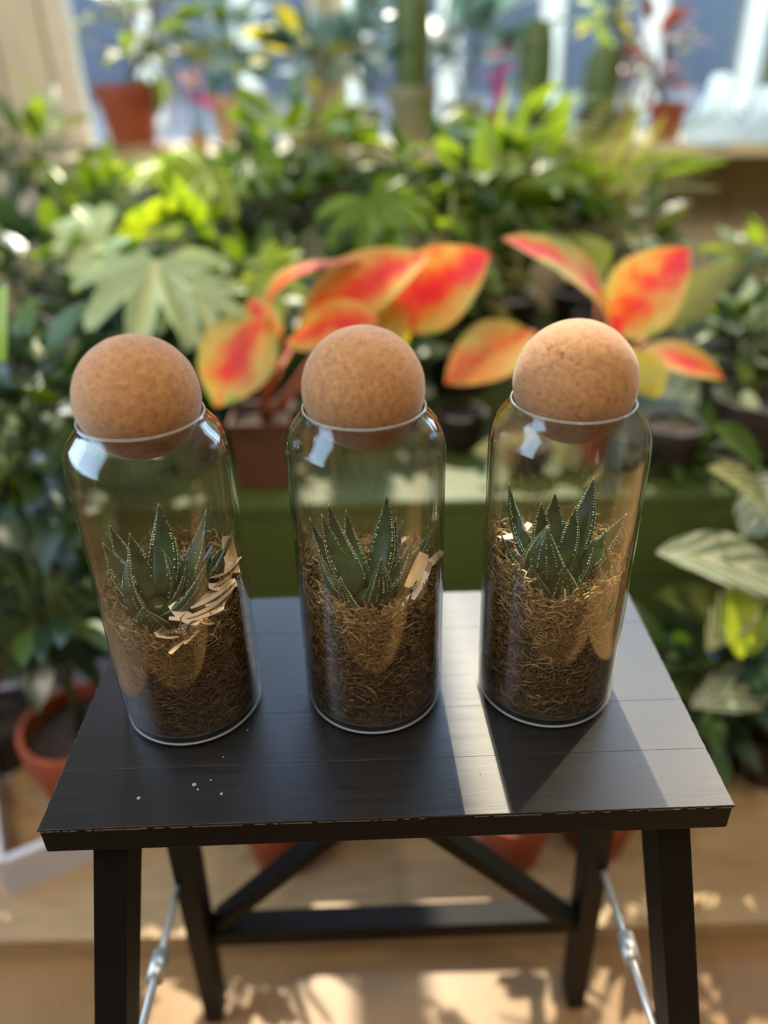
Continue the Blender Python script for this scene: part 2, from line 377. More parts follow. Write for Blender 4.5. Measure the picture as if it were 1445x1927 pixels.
# ------------------------------------------------------------------ step stool
T = CAM_H - 0.393          # top of the stool, 0.58 m
YAW = 0.0128
stool = thing('step_stool', 'black wooden folding step stool carrying the three glass bottles', 'stool', (-0.0024, 0.3101, 0), YAW)
SW, SD, TH = 0.42, 0.2263, 0.021
mb = MB(); mb.box((0, SD / 2, T - TH / 2 - 0.0008), (SW, SD, TH - 0.0016)); obj('top_board', mb, BLACK, stool, False, bevel=0.0012)
seams = [-0.0002, 0.0450, 0.0905, 0.1780, SD + 0.0002]
for a, b in zip(seams[:-1], seams[1:]):
    mb = MB(); mb.box((0, (a + b) / 2, T - 0.0008), (SW + 0.0006, b - a - 0.0001, 0.0016)); o = obj('plank', mb, BLACKTOP, stool, False, bevel=0.00015)
# worn pale paper edge along the front and left rims of the laminate, dust specks
mb = MB()
n = 90
for i in range(n):
    xa = -SW / 2 + SW * i / n; 
    if random.random() < 0.7:
        h = 0.0003 + 0.0006 * random.random(); mb.box((xa + SW / n / 2, -0.0007, T - 0.0012 - 0.0004 * random.random()), (SW / n * (0.5 + random.random()), 0.0006, h))
for i in range(50):
    if random.random() < 0.75: mb.box((-SW / 2 - 0.0004, SD * (i + 0.5) / 50, T - 0.0008), (0.0006, SD / 50 * 1.1, 0.0013))
    if random.random() < 0.6: mb.box((SW / 2 + 0.0004, SD * (i + 0.5) / 50, T - 0.0008), (0.0006, SD / 50 * 1.1, 0.0010))
tag(obj('worn_edge', mb, EDGE, stool, False), kind='stuff')
mb = MB()
for sx_, sy_, sr in ((-0.122, 0.030, 0.0016), (-0.119, 0.026, 0.0009), (-0.112, 0.033, 0.0008), (-0.1035, 0.022, 0.0011), (-0.107, 0.052, 0.0006), (-0.155, 0.021, 0.0014), (-0.094, 0.075, 0.0007), (0.06, 0.03, 0.0006)):
    mb.lathe([(sr, 0), (sr * 0.7, 0.0003), (0.00005, 0.0005)], 8, (sx_, sy_, T))
tag(obj('dust_specks', mb, plain('chalky_dust', srgb(130, 130, 130), 0.9), stool), kind='stuff')

def beam(a, b, wx, wy, mat, name, trim=None):
    """square-sawn leg between two points, ends cut level"""
    a, b = Vector(a), Vector(b); vs = []
    for p in (a, b): vs += [p + Vector((i * wx / 2, j * wy / 2, 0)) for i, j in ((-1, -1), (1, -1), (1, 1), (-1, 1))]
    m_ = MB(); m_.add(vs, [(3, 2, 1, 0), (4, 5, 6, 7), (0, 1, 5, 4), (1, 2, 6, 5), (2, 3, 7, 6), (3, 0, 4, 7)])
    return obj(name, m_, mat, stool, False, bevel=0.0012)
for s in (-1, 1):
    cxf = 0.003
    beam((s * 0.178 + cxf, 0.034, T - TH), (s * 0.250 + cxf, -0.108, 0), 0.022, 0.040, BLACK, 'leg')
    beam((s * 0.172 + cxf, 0.120, T - TH), (s * 0.214 + cxf, 0.196, 0), 0.020, 0.034, BLACK, 'leg')
# rear cross bar and crossed braces
mb = MB(); mb.box((0.003, 0.178, 0.188), (0.40, 0.026, 0.022)); obj('stretcher', mb, BLACK, stool, False, bevel=0.001)
for s in (-1, 1):
    mb = MB(); mb.bar((s * 0.185 + 0.003, 0.181 - 0.012 * (s > 0), 0.197), (-s * 0.10 + 0.003, 0.135 - 0.012 * (s > 0), 0.557), 0.012, 0.026, up=(0, -1, 0.1)); obj('brace', mb, BLACK, stool, False, bevel=0.001)
# steel folding stays with their knuckles
for s in (-1, 1):
    a = Vector((s * 0.196 + 0.002, 0.152, 0.322)); b = Vector((s * 0.1915 + 0.002, -0.035, 0.352)); mid = a.lerp(b, 0.52)
    mb = MB(); mb.tube([a, mid, b], 0.0035, 8); st = obj('folding_stay', mb, STEEL, stool)
    mb = MB(); mb.tube([mid - (b - a).normalized() * 0.012, mid + (b - a).normalized() * 0.012], 0.0075, 10); obj('knuckle', mb, STEEL, st)

# ------------------------------------------------------------------ glass bottles with cork balls
BR = 0.0483
BPOS = [(-0.1391, 0.4160), (-0.0101, 0.4219), (0.1127, 0.4235)]
def arc(c, r, a0, a1, n): return [(c[0] + r * math.cos(math.radians(a0 + (a1 - a0) * i / n)), c[1] + r * math.sin(math.radians(a0 + (a1 - a0) * i / n))) for i in range(n + 1)]
outer = [(0.0002, 0.0012), (0.030, 0.0010), (0.0405, 0.0)] + arc((BR - 0.0055, 0.0055), 0.0055, -80, 0, 5) + [(BR, 0.03), (BR, 0.1), (BR, 0.19)]
outer += [(BR, 0.194), (BR - 0.0006, 0.1995), (BR - 0.0022, 0.2048), (BR - 0.0047, 0.2095), (BR - 0.0078, 0.2135), (BR - 0.0102, 0.2165), (BR - 0.0112, 0.2188)]
lip = [(BR - 0.0114, 0.2203), (BR - 0.0122, 0.2210), (BR - 0.0131, 0.2205)]
wt = 0.0018
inner = [(BR - 0.0134, 0.2188), (BR - 0.0124, 0.2158), (BR - 0.0098, 0.2125), (BR - 0.0064, 0.2083), (BR - 0.0040, 0.2038), (BR - wt - 0.0006, 0.1987), (BR - wt, 0.193), (BR - wt, 0.1), (BR - wt, 0.012)]
inner += arc((BR - wt - 0.006, 0.0105), 0.006, 0, -85, 5) + [(0.03, 0.0045), (0.0002, 0.0042)]
gm = MB(); gm.lathe(outer + lip + inner, 96, capped=False)
GM = gm.mesh('glass_body', GLASS)
RB = 0.0358
cs = MB(); cs.lathe([(0.0002, 0.1985), (0.0138, 0.1985)] + [(RB * math.cos(a), 0.2311 + RB * math.sin(a)) for a in np.linspace(math.radians(-65), math.radians(90), 40)][:-1] + [(0.0002, 0.2311 + RB)], 64, capped=False)
CM = cs.mesh('cork_stopper', CORK)
RINGG = NT('pale_glint'); RINGG.set(Base_Color=(0.8, 0.86, 0.9, 1), Roughness=0.08)  # whitish material painting the bright glint into the bottle edges
_a = RINGG.n('ShaderNodeBsdfTranslucent'); _a.inputs[0].default_value = (0.75, 0.82, 0.88, 1); _b = RINGG.n('ShaderNodeBsdfTransparent'); _c = RINGG.n('ShaderNodeMixShader'); _c.inputs[0].default_value = 0.3; _d = RINGG.n('ShaderNodeMixShader'); _d.inputs[0].default_value = 0.6
RINGG.l(RINGG.p.outputs[0], _c.inputs[1]); RINGG.l(_a.outputs[0], _c.inputs[2]); RINGG.l(_c.outputs[0], _d.inputs[1]); RINGG.l(_b.outputs[0], _d.inputs[2]); RINGG.l(_d.outputs[0], RINGG.out.inputs[0])
def torus(R_, r_, z_):
    t_ = MB(); t_.lathe([(R_ + r_ * math.cos(a), z_ + r_ * math.sin(a)) for a in np.linspace(0, 2 * PI, 9)], 96, capped=False); return t_
RINGM = torus(BR - 0.0022, 0.0007, 0.0026).mesh('base_glint', RINGG.m); LIPM = torus(BR - 0.0122, 0.0004, 0.2208).mesh('lip_glint', RINGG.m)  # added pale rings imitating the glowing highlight at base and lip
BL = ['tall glass bottle with cork ball stopper, pale wood shavings spilling over its moss', 'glass bottle with cork ball stopper standing between two others on the stool', 'glass bottle whose cork ball is cracked and sunlit, nearest the stool corner with the shadow']
for i, (bx, by) in enumerate(BPOS):
    b = thing('glass_bottle', BL[i], 'bottle', (bx, by, T + 0.0001), i * 1.3, 'cork stoppered bottles on the stool')
    put('glass_body', GM, b); put('cork_stopper', CM, b)
    co = b.children[-1]
    if i == 2:
        ck = MB(); random.seed(5); c0 = Vector((bx, by, T + 0.2312)); inv = Matrix.Rotation(-i * 1.3, 4, 'Z')
        path = [(1030, 655), (1040, 652), (1048, 660), (1055, 662), (1062, 668), (1070, 670), (1077, 676), (1084, 684)]
        for q, (px, py) in enumerate(path):
            for rep_ in range(3):
                d = (at(px + random.uniform(-5, 5), py + random.uniform(-3, 3), 0.4) - CAM_O).normalized(); oc = CAM_O - c0; bb = oc.dot(d); disc = bb * bb - oc.length_squared + RB * RB
                p = CAM_O + d * (-bb - math.sqrt(max(0, disc))); nrm = (p - c0).normalized(); t1 = nrm.orthogonal().normalized(); t2 = nrm.cross(t1); rr = random.uniform(0.0004, 0.0011)
                vs = [inv @ (p - Vector((bx, by, T + 0.0001)) + nrm * 0.00008 + (t1 * math.cos(k * PI / 3) * random.uniform(0.5, 1.4) + t2 * math.sin(k * PI / 3) * random.uniform(0.3, 0.8)) * rr) for k in range(6)]
                vs.append(inv @ (p - Vector((bx, by, T + 0.0001)) + nrm * 0.0003)); ck.add(vs, [(k, (k + 1) % 6, 6) for k in range(6)])
        tag(obj('crack', ck, plain('crumbly_cork', srgb(96, 58, 28), 0.9, 300, 0.4), co, False), kind='stuff'); random.seed(7)
    put('base_glint', RINGM, b); put('lip_glint', LIPM, b)

# ------------------------------------------------------------------ moss beds
RIN = BR - wt - 0.0006
def fast_mesh(name, V, Fq, mat, tint=None):
    me = bpy.data.meshes.new(name); nv, nf = len(V), len(Fq)
    me.vertices.add(nv); me.vertices.foreach_set('co', V.astype(np.float32).ravel())
    me.loops.add(nf * 4); me.loops.foreach_set('vertex_index', Fq.astype(np.int32).ravel())
    me.polygons.add(nf); me.polygons.foreach_set('loop_start', np.arange(nf, dtype=np.int32) * 4)
    me.polygons.foreach_set('use_smooth', np.ones(nf, dtype=bool))
    me.update(calc_edges=True); me.validate()
    if tint is not None:
        a = me.attributes.new('tint', 'FLOAT', 'POINT'); a.data.foreach_set('value', tint.astype(np.float32))
    me.materials.append(mat); return me
def strands(P, tint, rad, n=3):
    """P: (N, S, 3) polylines -> tapered tubes"""
    N, S, _ = P.shape
    D = np.gradient(P, axis=1); D /= np.linalg.norm(D, axis=2, keepdims=True) + 1e-9
    up = np.where(np.abs(D[..., 2:3]) < 0.9, np.array([0, 0, 1.0]), np.array([1.0, 0, 0]))
    A = np.cross(D, up); A /= np.linalg.norm(A, axis=2, keepdims=True) + 1e-9; B = np.cross(D, A)
    tp = np.sin(np.linspace(0.35, PI - 0.25, S))[None, :, None]; r = rad[:, None, None] * tp
    ring = [P + r * (A * math.cos(2 * PI * j / n) + B * math.sin(2 * PI * j / n)) for j in range(n)]
    V = np.stack(ring, axis=2).reshape(-1, 3)
    i, s, j = np.meshgrid(np.arange(N), np.arange(S - 1), np.arange(n), indexing='ij')
    base = (i * S + s) * n; F = np.stack([base + j, base + (j + 1) % n, base + n + (j + 1) % n, base + n + j], axis=-1).reshape(-1, 4)
    return V, F, np.repeat(tint, S * n)
def top_z(kind, x, y):
    x = np.asarray(x, float); y = np.asarray(y, float); rr = np.hypot(x, y) / RIN
    z = 0.082 + 0.014 * rr ** 2 + 0.005 * np.sin(x * 160 + kind * 2) * np.cos(y * 140 + kind)
    z -= 0.007 * np.exp(-((x + 0.004) ** 2 + (y + 0.014) ** 2) / 0.018 ** 2)
    if kind == 0: z -= 0.007 * np.clip(-y / RIN, 0, 1)
    if kind == 0: z += -0.004 + 0.010 * np.clip(-x / RIN, 0, 1) * rr + 0.014 * np.clip((x + y) / RIN, 0, 1) * rr
    if kind == 1: z += 0.018 * np.clip(-x / RIN, 0, 1) ** 2 + 0.006 * np.clip(x / RIN, 0, 1) - 0.004 * np.clip(-y / RIN, 0, 1)
    if kind == 2: z += 0.004 + 0.024 * np.clip(-x / RIN, 0, 1) ** 2 + 0.012 * np.clip(x / RIN, 0, 1)
    return z
def moss(kind, label):
    g = np.random.default_rng(20 + kind); S = 7
    bx, by = BPOS[kind]
    root = thing('moss_bed', label, 'moss', (bx, by, T + 0.0046), 0, 'moss beds in the glass bottles')
    # packed core
    mb = MB(); nr, na = 8, 40; vs = []; fs = []
    rc = RIN - 0.0022
    prof = [(0.0003, 0.0003), (rc - 0.006, 0.0003), (rc - 0.001, 0.006), (rc, 0.03), (rc, 0.05)]
    vs_rows = []
    for r_, z_ in prof: vs_rows.append([(r_ * math.cos(2 * PI * j / na), r_ * math.sin(2 * PI * j / na), z_) for j in range(na)])
    for q in range(nr, -1, -1):
        r_ = max(rc * q / nr, 0.0003); row = []
        for j in range(na):
            x_, y_ = r_ * math.cos(2 * PI * j / na), r_ * math.sin(2 * PI * j / na); row.append((x_, y_, float(top_z(kind, x_, y_)) - 0.003))
        vs_rows.append(row)
    for row in vs_rows: vs += row
    for a in range(len(vs_rows) - 1): fs += [(a * na + j, a * na + (j + 1) % na, (a + 1) * na + (j + 1) % na, (a + 1) * na + j) for j in range(na)]
    mb.add(vs, fs); tag(obj('packed_moss', mb, MOSSBED, root), kind='stuff')
    # strands pressed against the glass
    N = 5200; th = g.uniform(0, 2 * PI, N); zt = top_z(kind, RIN * np.cos(th), RIN * np.sin(th))
    z = 0.003 + (zt - 0.002) * g.uniform(0, 1, N) ** 0.9; hd = g.uniform(0, 2 * PI, N); cv = g.normal(0, 0.55, N); L = g.uniform(0.0012, 0.0028, N)
    P = np.zeros((N, S, 3)); rr = RIN - 0.0026 + g.uniform(0, 0.0018, N); dr = g.normal(0, 0.0003, N)
    for s in range(S):
        r_ = np.clip(rr + dr * s, 0.03, RIN - 0.0007)
        zz = np.clip(z, 0.0008, None); rb = np.where(zz < 0.006, r_ - (0.006 - zz) * 0.8, r_)
        P[:, s] = np.stack([rb * np.cos(th), rb * np.sin(th), zz], -1)
        th = th + np.cos(hd) * L / RIN; z = z + np.sin(hd) * L; hd = hd + cv + g.normal(0, 0.35, N)
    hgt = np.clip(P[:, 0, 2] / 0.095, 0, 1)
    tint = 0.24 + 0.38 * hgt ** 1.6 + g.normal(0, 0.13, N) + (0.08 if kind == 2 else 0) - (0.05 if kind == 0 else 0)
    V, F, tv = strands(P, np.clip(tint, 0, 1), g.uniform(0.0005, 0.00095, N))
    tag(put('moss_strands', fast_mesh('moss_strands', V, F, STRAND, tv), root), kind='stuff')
    # loose curls on top
    N = 2000; rad = RIN * np.sqrt(g.uniform(0.02, 0.93, N)); th = g.uniform(0, 2 * PI, N); x_, y_ = rad * np.cos(th), rad * np.sin(th); z = top_z(kind, x_, y_) - 0.002 - 0.006 * (np.hypot(x_ + 0.004, y_ + 0.014) < 0.017)
    hd = g.uniform(0, 2 * PI, N); el = g.uniform(-0.2, 1.0, N); cv = g.normal(0, 0.6, N); L = g.uniform(0.0012, 0.0030, N)
    P = np.zeros((N, S, 3))
    for s in range(S):
        q = np.hypot(x_, y_); sc = np.minimum(1, (RIN - 0.0006) / np.maximum(q, 1e-6)); x_, y_ = x_ * sc, y_ * sc
        P[:, s] = np.stack([x_, y_, z], -1)
        x_ = x_ + np.cos(hd) * np.cos(el) * L; y_ = y_ + np.sin(hd) * np.cos(el) * L; z = z + np.sin(el) * L
        z = np.maximum(z, top_z(kind, x_, y_) - 0.004)
        hd = hd + cv + g.normal(0, 0.3, N); el = el - 0.28 + g.normal(0, 0.3, N)
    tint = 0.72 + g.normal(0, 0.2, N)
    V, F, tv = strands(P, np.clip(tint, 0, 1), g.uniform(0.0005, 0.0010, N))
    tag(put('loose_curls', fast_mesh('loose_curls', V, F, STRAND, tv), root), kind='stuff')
moss(0, 'brown moss bed in the bottle with wood shavings on top')
moss(1, 'brown moss bed with pale curls in the bottle between the other two')
moss(2, 'golden sunlit moss bed in the bottle with the cracked cork ball')

# ------------------------------------------------------------------ succulents
def succ_leaf(P0, P1, wid, face, arch=0.25):
    """thick pointed leaf: flat inner face, keeled outer face with white tubercles; returns skin MB, tubercle MB"""
    wid *= 1.65; P0, P1 = Vector(P0), Vector(P1); d = P1 - P0; L = d.length; dn = d.normalized()
    out = Vector(face); out = (out - dn * out.dot(dn)).normalized(); side = dn.cross(out).normalized()
    sk, tb = MB(), MB(); n = 12; rows = []
    def cen(t): return P0 + d * t + out * (arch * L * (0.32 * math.sin(PI * t) ))
    wf = lambda t: wid * (0.62 + 0.9 * t * (1 - t) * 1.5) * (1 - t ** 2.4) + 0.00012
    vs = []; uv = []
    for i in range(n + 1):
        t = i / n; c = cen(t); ww = wf(t) / 2; th = wid * 0.34 * (1 - t ** 1.7) + 0.0001
        # edge, inner, inner, edge, outer, keel, outer
        prof = [(-1, 0), (-0.5, -0.12), (0.5, -0.12), (1, 0), (0.62, 0.75), (0, 1.0), (-0.62, 0.75)]
        us = [0, 0.17, 0.33, 0.5, 0.67, 0.83, 0.95]
        for (a, b), u in zip(prof, us): vs.append(c + side * (a * ww) + out * (b * th)); uv.append((u, t))
    m_ = 7; fs = [(i * m_ + j, i * m_ + (j + 1) % m_, (i + 1) * m_ + (j + 1) % m_, (i + 1) * m_ + j) for i in range(n) for j in range(m_)]
    fs += [tuple(range(m_))[::-1], tuple(range(n * m_, n * m_ + m_))]
    sk.add(vs, fs, uv)
    # rows of tubercles on both faces
    k = max(8, int(L / 0.0017))
    for i in range(2, k - 1):
        t = i / k; c = cen(t); ww = wf(t) / 2; th = wid * 0.34 * (1 - t ** 1.7)
        for q in (-0.78, -0.4, 0.0, 0.4, 0.78):
            if random.random() < 0.28: continue
            if t < 0.3 and random.random() < 0.7: continue
            for o_, zz in ((1, 1 - 0.28 * abs(q) / 0.62 if abs(q) <= 0.62 else 0.75 * (1 - abs(q)) / 0.38), (-1, 0.1)):
                if o_ < 0 and abs(q) < 0.6: continue
                p = c + side * (q * ww * 0.97) + out * (o_ * zz * th); r = 0.00036 + 0.00024 * random.random()
                r *= min(1, 0.35 + (1 - t) * 2)
                tb.add([p + side * r * 1.5, p + dn * r, p - side * r * 1.5, p - dn * r, p + out * (o_ * r)], [(0, 1, 4), (1, 2, 4), (2, 3, 4), (3, 0, 4)])
    return sk, tb
def succulent(kind, label, base, leaves):
    bx, by = BPOS[kind]; base = Vector(base)
    root = thing('succulent', label, 'succulent', Vector((bx, by, T)) + base, 0, 'succulents in the glass bottles')
    O = root.location
    for lf in leaves:
        px, py, dy, wid = lf[:4]; st = lf[4] if len(lf) > 4 else 0
        tip = at(px, py, by + dy) - Vector((bx, by, T)); q = math.hypot(tip.x, tip.y)
        if q > RIN - 0.002: tip.x *= (RIN - 0.002) / q; tip.y *= (RIN - 0.002) / q
        tip = tip - base
        h = Vector((tip.x, tip.y, 0)); hn = h.normalized() if h.length > 1e-4 else Vector((0, -1, 0))
        P0 = hn * 0.006 + Vector((0, 0, -0.004 + st)) if len(lf) < 6 else Vector(lf[5])
        sk, tb = succ_leaf(P0, tip, wid, hn - Vector((0, 0, 0.4)))
        l = obj('leaf', sk, SUCC, root); obj('tubercles', tb, TUBER, l, False)['kind'] = 'stuff'
    mb = MB(); mb.lathe([(0.007, -0.012), (0.008, -0.002), (0.005, 0.000), (0.001, 0.002)], 12); obj('stem', mb, SUCC, root)
succulent(0, 'dark green pointed succulent beside wood shavings inside a glass bottle', (-0.008, -0.014, 0.098), [
    (298, 946, 0.010, 0.0150, 0.004), (388, 957, 0.010, 0.0150, 0.002), (386, 998, 0.000, 0.0130, 0.002), (445, 1000, -0.002, 0.0150), (404, 1018, 0.012, 0.0110),
    (205, 986, 0.014, 0.0120), (243, 1002, 0.004, 0.0115, 0.003), (192, 1020, 0.000, 0.0140), (240, 1052, -0.020, 0.0180, -0.001), (398, 1036, -0.026, 0.0200, 0.0),
    (306, 1034, -0.010, 0.009, 0.004), (352, 1050, -0.016, 0.010, 0.002), (183, 1098, -0.006, 0.0105, -0.006), (190, 1132, -0.018, 0.0105, -0.009), (268, 1142, -0.034, 0.0160, -0.010), (418, 1105, -0.018, 0.011, -0.008), (330, 1010, 0.020, 0.012)])
succulent(1, 'dark green rosette succulent inside a glass bottle between the other two', (-0.002, -0.014, 0.096), [
    (728, 928, 0.006, 0.0135, 0.004), (617, 946, 0.012, 0.0125, 0.004), (605, 966, 0.002, 0.0140, 0.003), (582, 972, -0.002, 0.0125), (650, 958, 0.022, 0.010), (746, 972, 0.010, 0.0115, 0.003),
    (758, 978, 0.018, 0.009), (776, 1012, -0.012, 0.0140, 0.001), (813, 995, -0.004, 0.0125), (806, 1033, 0.006, 0.0110, -0.002), (598, 1040, -0.016, 0.0140, -0.002), (585, 1054, 0.010, 0.012, -0.004), (716, 1050, -0.030, 0.0140, -0.002),
    (786, 1090, -0.024, 0.0130, -0.007), (640, 1085, -0.028, 0.014, -0.008), (655, 1130, -0.036, 0.014, -0.012)])
succulent(2, 'dark green succulent with two small pups inside the bottle with the cracked cork', (-0.003, -0.014, 0.104), [
    (957, 906, 0.004, 0.0125, 0.003), (1118, 896, 0.006, 0.0150, 0.004), (1044, 926, 0.016, 0.0150, 0.003), (1019, 945, 0.004, 0.0135, 0.004), (1083, 952, -0.002, 0.0100, 0.006), (1180, 965, 0.000, 0.0150),
    (942, 1002, -0.014, 0.0140, -0.002), (1030, 988, -0.026, 0.0230, 0.001), (1120, 1010, -0.016, 0.0170, -0.002), (1062, 1062, -0.036, 0.017, -0.010), (1000, 1062, -0.034, 0.016, -0.010),
    (1136, 1018, -0.010, 0.0110, 0, (0.030, -0.010, -0.012)), (1127, 1064, -0.022, 0.0090, 0, (0.026, -0.018, -0.014)), (1163, 1072, -0.022, 0.0120, 0, (0.026, -0.020, -0.018)), (1090, 1090, -0.034, 0.009, 0, (0.022, -0.022, -0.016))])

# ------------------------------------------------------------------ wood shavings
def chip_mesh(L, wd, curl):
    m_ = MB(); n = 6; vs = []; uv = []; th = 0.0007
    for i in range(n + 1):
        t = i / n - 0.5; z = curl * L * (t * t * 4 - 0.3); w_ = wd * (0.7 + 0.3 * math.cos(t * 3)) / 2
        for a, b in ((-1, 0), (1, 0), (1, 1), (-1, 1)): vs.append((t * L, a * w_, z + b * th)); uv.append((a, t))
    fs = [(i * 4 + j, i * 4 + (j + 1) % 4, (i + 1) * 4 + (j + 1) % 4, (i + 1) * 4 + j) for i in range(n) for j in range(4)] + [(3, 2, 1, 0), (n * 4, n * 4 + 1, n * 4 + 2, n * 4 + 3)]
    m_.add(vs, fs, uv); return m_.mesh('wood_shaving', CHIP, False)
CH = [chip_mesh(0.030, 0.0060, 0.06), chip_mesh(0.034, 0.0040, 0.10), chip_mesh(0.024, 0.0088, 0.14), chip_mesh(0.018, 0.0056, 0.2)]
CHL = {(0, 0): 'broad flat shaving at the lower front end of the left bottle heap', (0, 1): 'long flat shaving leaning steeply at the front of the left bottle heap', (0, 2): 'square-ended shaving tilted against the succulent in the left bottle', (0, 3): 'thin white splinter lying across the left bottle heap', (0, 12): 'topmost pale shaving leaning on the right wall of the left bottle', (1, 0): 'broad white shaving standing up beside the succulent in the middle bottle', (1, 1): 'curled orange shaving against the glass in the middle bottle', (1, 4): 'small pale shaving behind the leaves in the middle bottle', (2, 1): 'long pale shaving behind the succulent in the right bottle'}
def chips(kind, label, spots):
    bx, by = BPOS[kind]
    for k, (px, py, dy, mi, rz, ry) in enumerate(spots):
        p = at(px, py, by + dy); dx, dyy = p.x - bx, p.y - by; q = math.hypot(dx, dyy); lim = RIN - 0.0045
        if q > lim: p.x = bx + dx * lim / q; p.y = by + dyy * lim / q
        o = put('wood_shaving', CH[mi]); o.location = p; o.rotation_euler = (random.uniform(-0.5, 0.5), ry, rz)
        tag(o, CHL.get((kind, k), label), 'shaving', ['shavings beside the left succulent', 'shavings beside the middle succulent', 'shavings behind the right succulent'][kind])
LC = []
for px, py, mi, rz, ry in ((330, 1195, 2, 0.5, 0.1), (352, 1200, 0, 0.95, -0.5), (350, 1160, 2, -0.6, 0.2), (372, 1160, 1, 0.15, -0.1), (400, 1140, 1, 0.5, -0.35), (400, 1120, 0, 0.35, -0.4), (385, 1185, 0, 0.8, -0.55), (415, 1180, 2, 1.2, 0.3),
                          (440, 1160, 0, 0.9, -0.7), (445, 1130, 2, 0.6, -0.4), (455, 1110, 0, 1.2, -0.9), (450, 1085, 2, 0.8, -0.5), (440, 1060, 0, 1.5, -0.8), (430, 1075, 2, 0.2, -0.5), (458, 1140, 3, 0.5, -0.6), (432, 1190, 3, 1.1, 0.5), (398, 1115, 1, 0.2, -0.3), (420, 1105, 3, 0.4, 0.2), (395, 1195, 3, 1.3, 0.6), (425, 1150, 1, 0.7, -0.5), (462, 1175, 0, 1.1, -0.9), (445, 1045, 2, 1.9, -0.9)):
    LC.append((px, py, -0.042 + max(0, (1195 - py)) * 0.00024, mi, rz, ry))
chips(0, 'plain wood shaving in the middle of the left bottle heap, overlapped by others', LC)
chips(1, 'narrow pale shaving lying lower at the right of the middle bottle', [(785, 1075, -0.018, 2, 0.9, -0.8), (805, 1060, -0.006, 2, 0.3, -0.4), (795, 1105, -0.020, 1, 1.0, -0.9), (780, 1115, -0.026, 0, 0.7, -0.7), (740, 1022, 0.016, 3, 0.2, 0)])
chips(2, 'short broad shaving behind the succulent in the right bottle', [(970, 1005, 0.004, 2, 0.4, -0.2), (985, 1015, 0.010, 0, -0.2, 0.2), (965, 1022, -0.004, 2, 0.9, 0.4)])

# ------------------------------------------------------------------ plant kit
def leaf_mesh(name, mat, L=1.0, W=0.4, prof='oval', bend=0.25, fold=0.15, nu=6):
    m_ = MB(); vs = []; uv = []; wf = {'oval': lambda t: math.sin(PI * t ** 0.8) ** 0.8, 'lance': lambda t: math.sin(PI * t ** 0.6) ** 0.9 * (1 - 0.2 * t), 'strap': lambda t: min(1, t * 6 + 0.5) * (1 - t ** 4) ** 0.5,
                                      'heart': lambda t: (min(1, t * 5) ** 0.5) * (1 - t ** 1.7) ** 0.9}[prof]
    for i in range(nu + 1):
        t = i / nu; w_ = W * 0.5 * max(0.02, wf(max(0.001, min(0.999, t)))); z = -bend * t * t
        for q in (-1, -0.5, 0, 0.5, 1): vs.append((q * w_, t * L, z * L + fold * abs(q) * w_)); uv.append((0.5 + q * 0.5 * 0.98, t))
    m_.add(vs, [(i * 5 + j, i * 5 + j + 1, (i + 1) * 5 + j + 1, (i + 1) * 5 + j) for i in range(nu) for j in range(4)], uv)
    return m_.mesh(name, mat)
def lobed_mesh(mat, lobes=7):
    """palmate leaf with toothed lobes, unit size"""
    m_ = MB(); vs = [(0, 0.12, 0)]; uv = [(0.5, 0.1)]; n = lobes * 6
    for i in range(n + 1):
        a = math.radians(-125 + 250 * i / n); ph = (i / 6) % 1
        r = (0.55 + 0.45 * math.cos(2 * PI * (i / 6 - 0.5) + PI)) ; r = 0.5 + 0.5 * (1 - abs(ph - 0.5) * 2) ** 0.7
        r *= 0.72 + 0.28 * math.cos(a * 0.7)
        if i % 2: r *= 0.93
        vs.append((math.sin(a) * r * 0.8, 0.12 + math.cos(a) * r * 0.85, -0.18 * r * r + 0.05 * math.cos(ph * 2 * PI))); uv.append((0.5 + 0.5 * math.sin(a) * r, 0.5 + 0.4 * math.cos(a) * r))
    m_.add(vs, [(0, i + 1, i) for i in range(1, n + 1)], uv); return m_.mesh('leaf', mat)
def frond_mesh(mat, n=16, W=0.36, bend=0.5):
    m_ = MB(); pr = None
    for i in range(1, n + 1):
        t = i / n; y = t; z = -bend * t * t; lw = W * math.sin(PI * min(0.97, 0.12 + 0.86 * t)) * 0.9 + 0.02
        for s in (-1, 1):
            a = Vector((0, y, z)); b = Vector((s * lw * 0.55, y + 0.05, z + 0.012)); c = Vector((s * lw, y + 0.09, z - 0.05 * W)); d = Vector((s * lw * 0.5, y + 0.05 - 0.6 / n, z + 0.01))
            m_.add([a, b, c, d], [(0, 1, 2, 3) if s < 0 else (3, 2, 1, 0)], [(0.4, t)] * 4)
    m_.tube([(0, t, -bend * t * t) for t in (0, 0.25, 0.5, 0.75, 1)], 0.008, 3)
    return m_.mesh('frond', mat)
def orient(p, d, up, s):
    d = Vector(d).normalized(); up = Vector(up); z = (up - d * up.dot(d)); z = z.normalized() if z.length > 1e-3 else d.orthogonal().normalized(); x = d.cross(z)
    return Matrix(((x.x * s, d.x * s, z.x * s, p[0]), (x.y * s, d.y * s, z.y * s, p[1]), (x.z * s, d.z * s, z.z * s, p[2]), (0, 0, 0, 1)))
def rdir():
    while True:
        v = Vector((random.uniform(-1, 1), random.uniform(-1, 1), random.uniform(-1, 1)))
        if 0.05 < v.length < 1: return v.normalized()
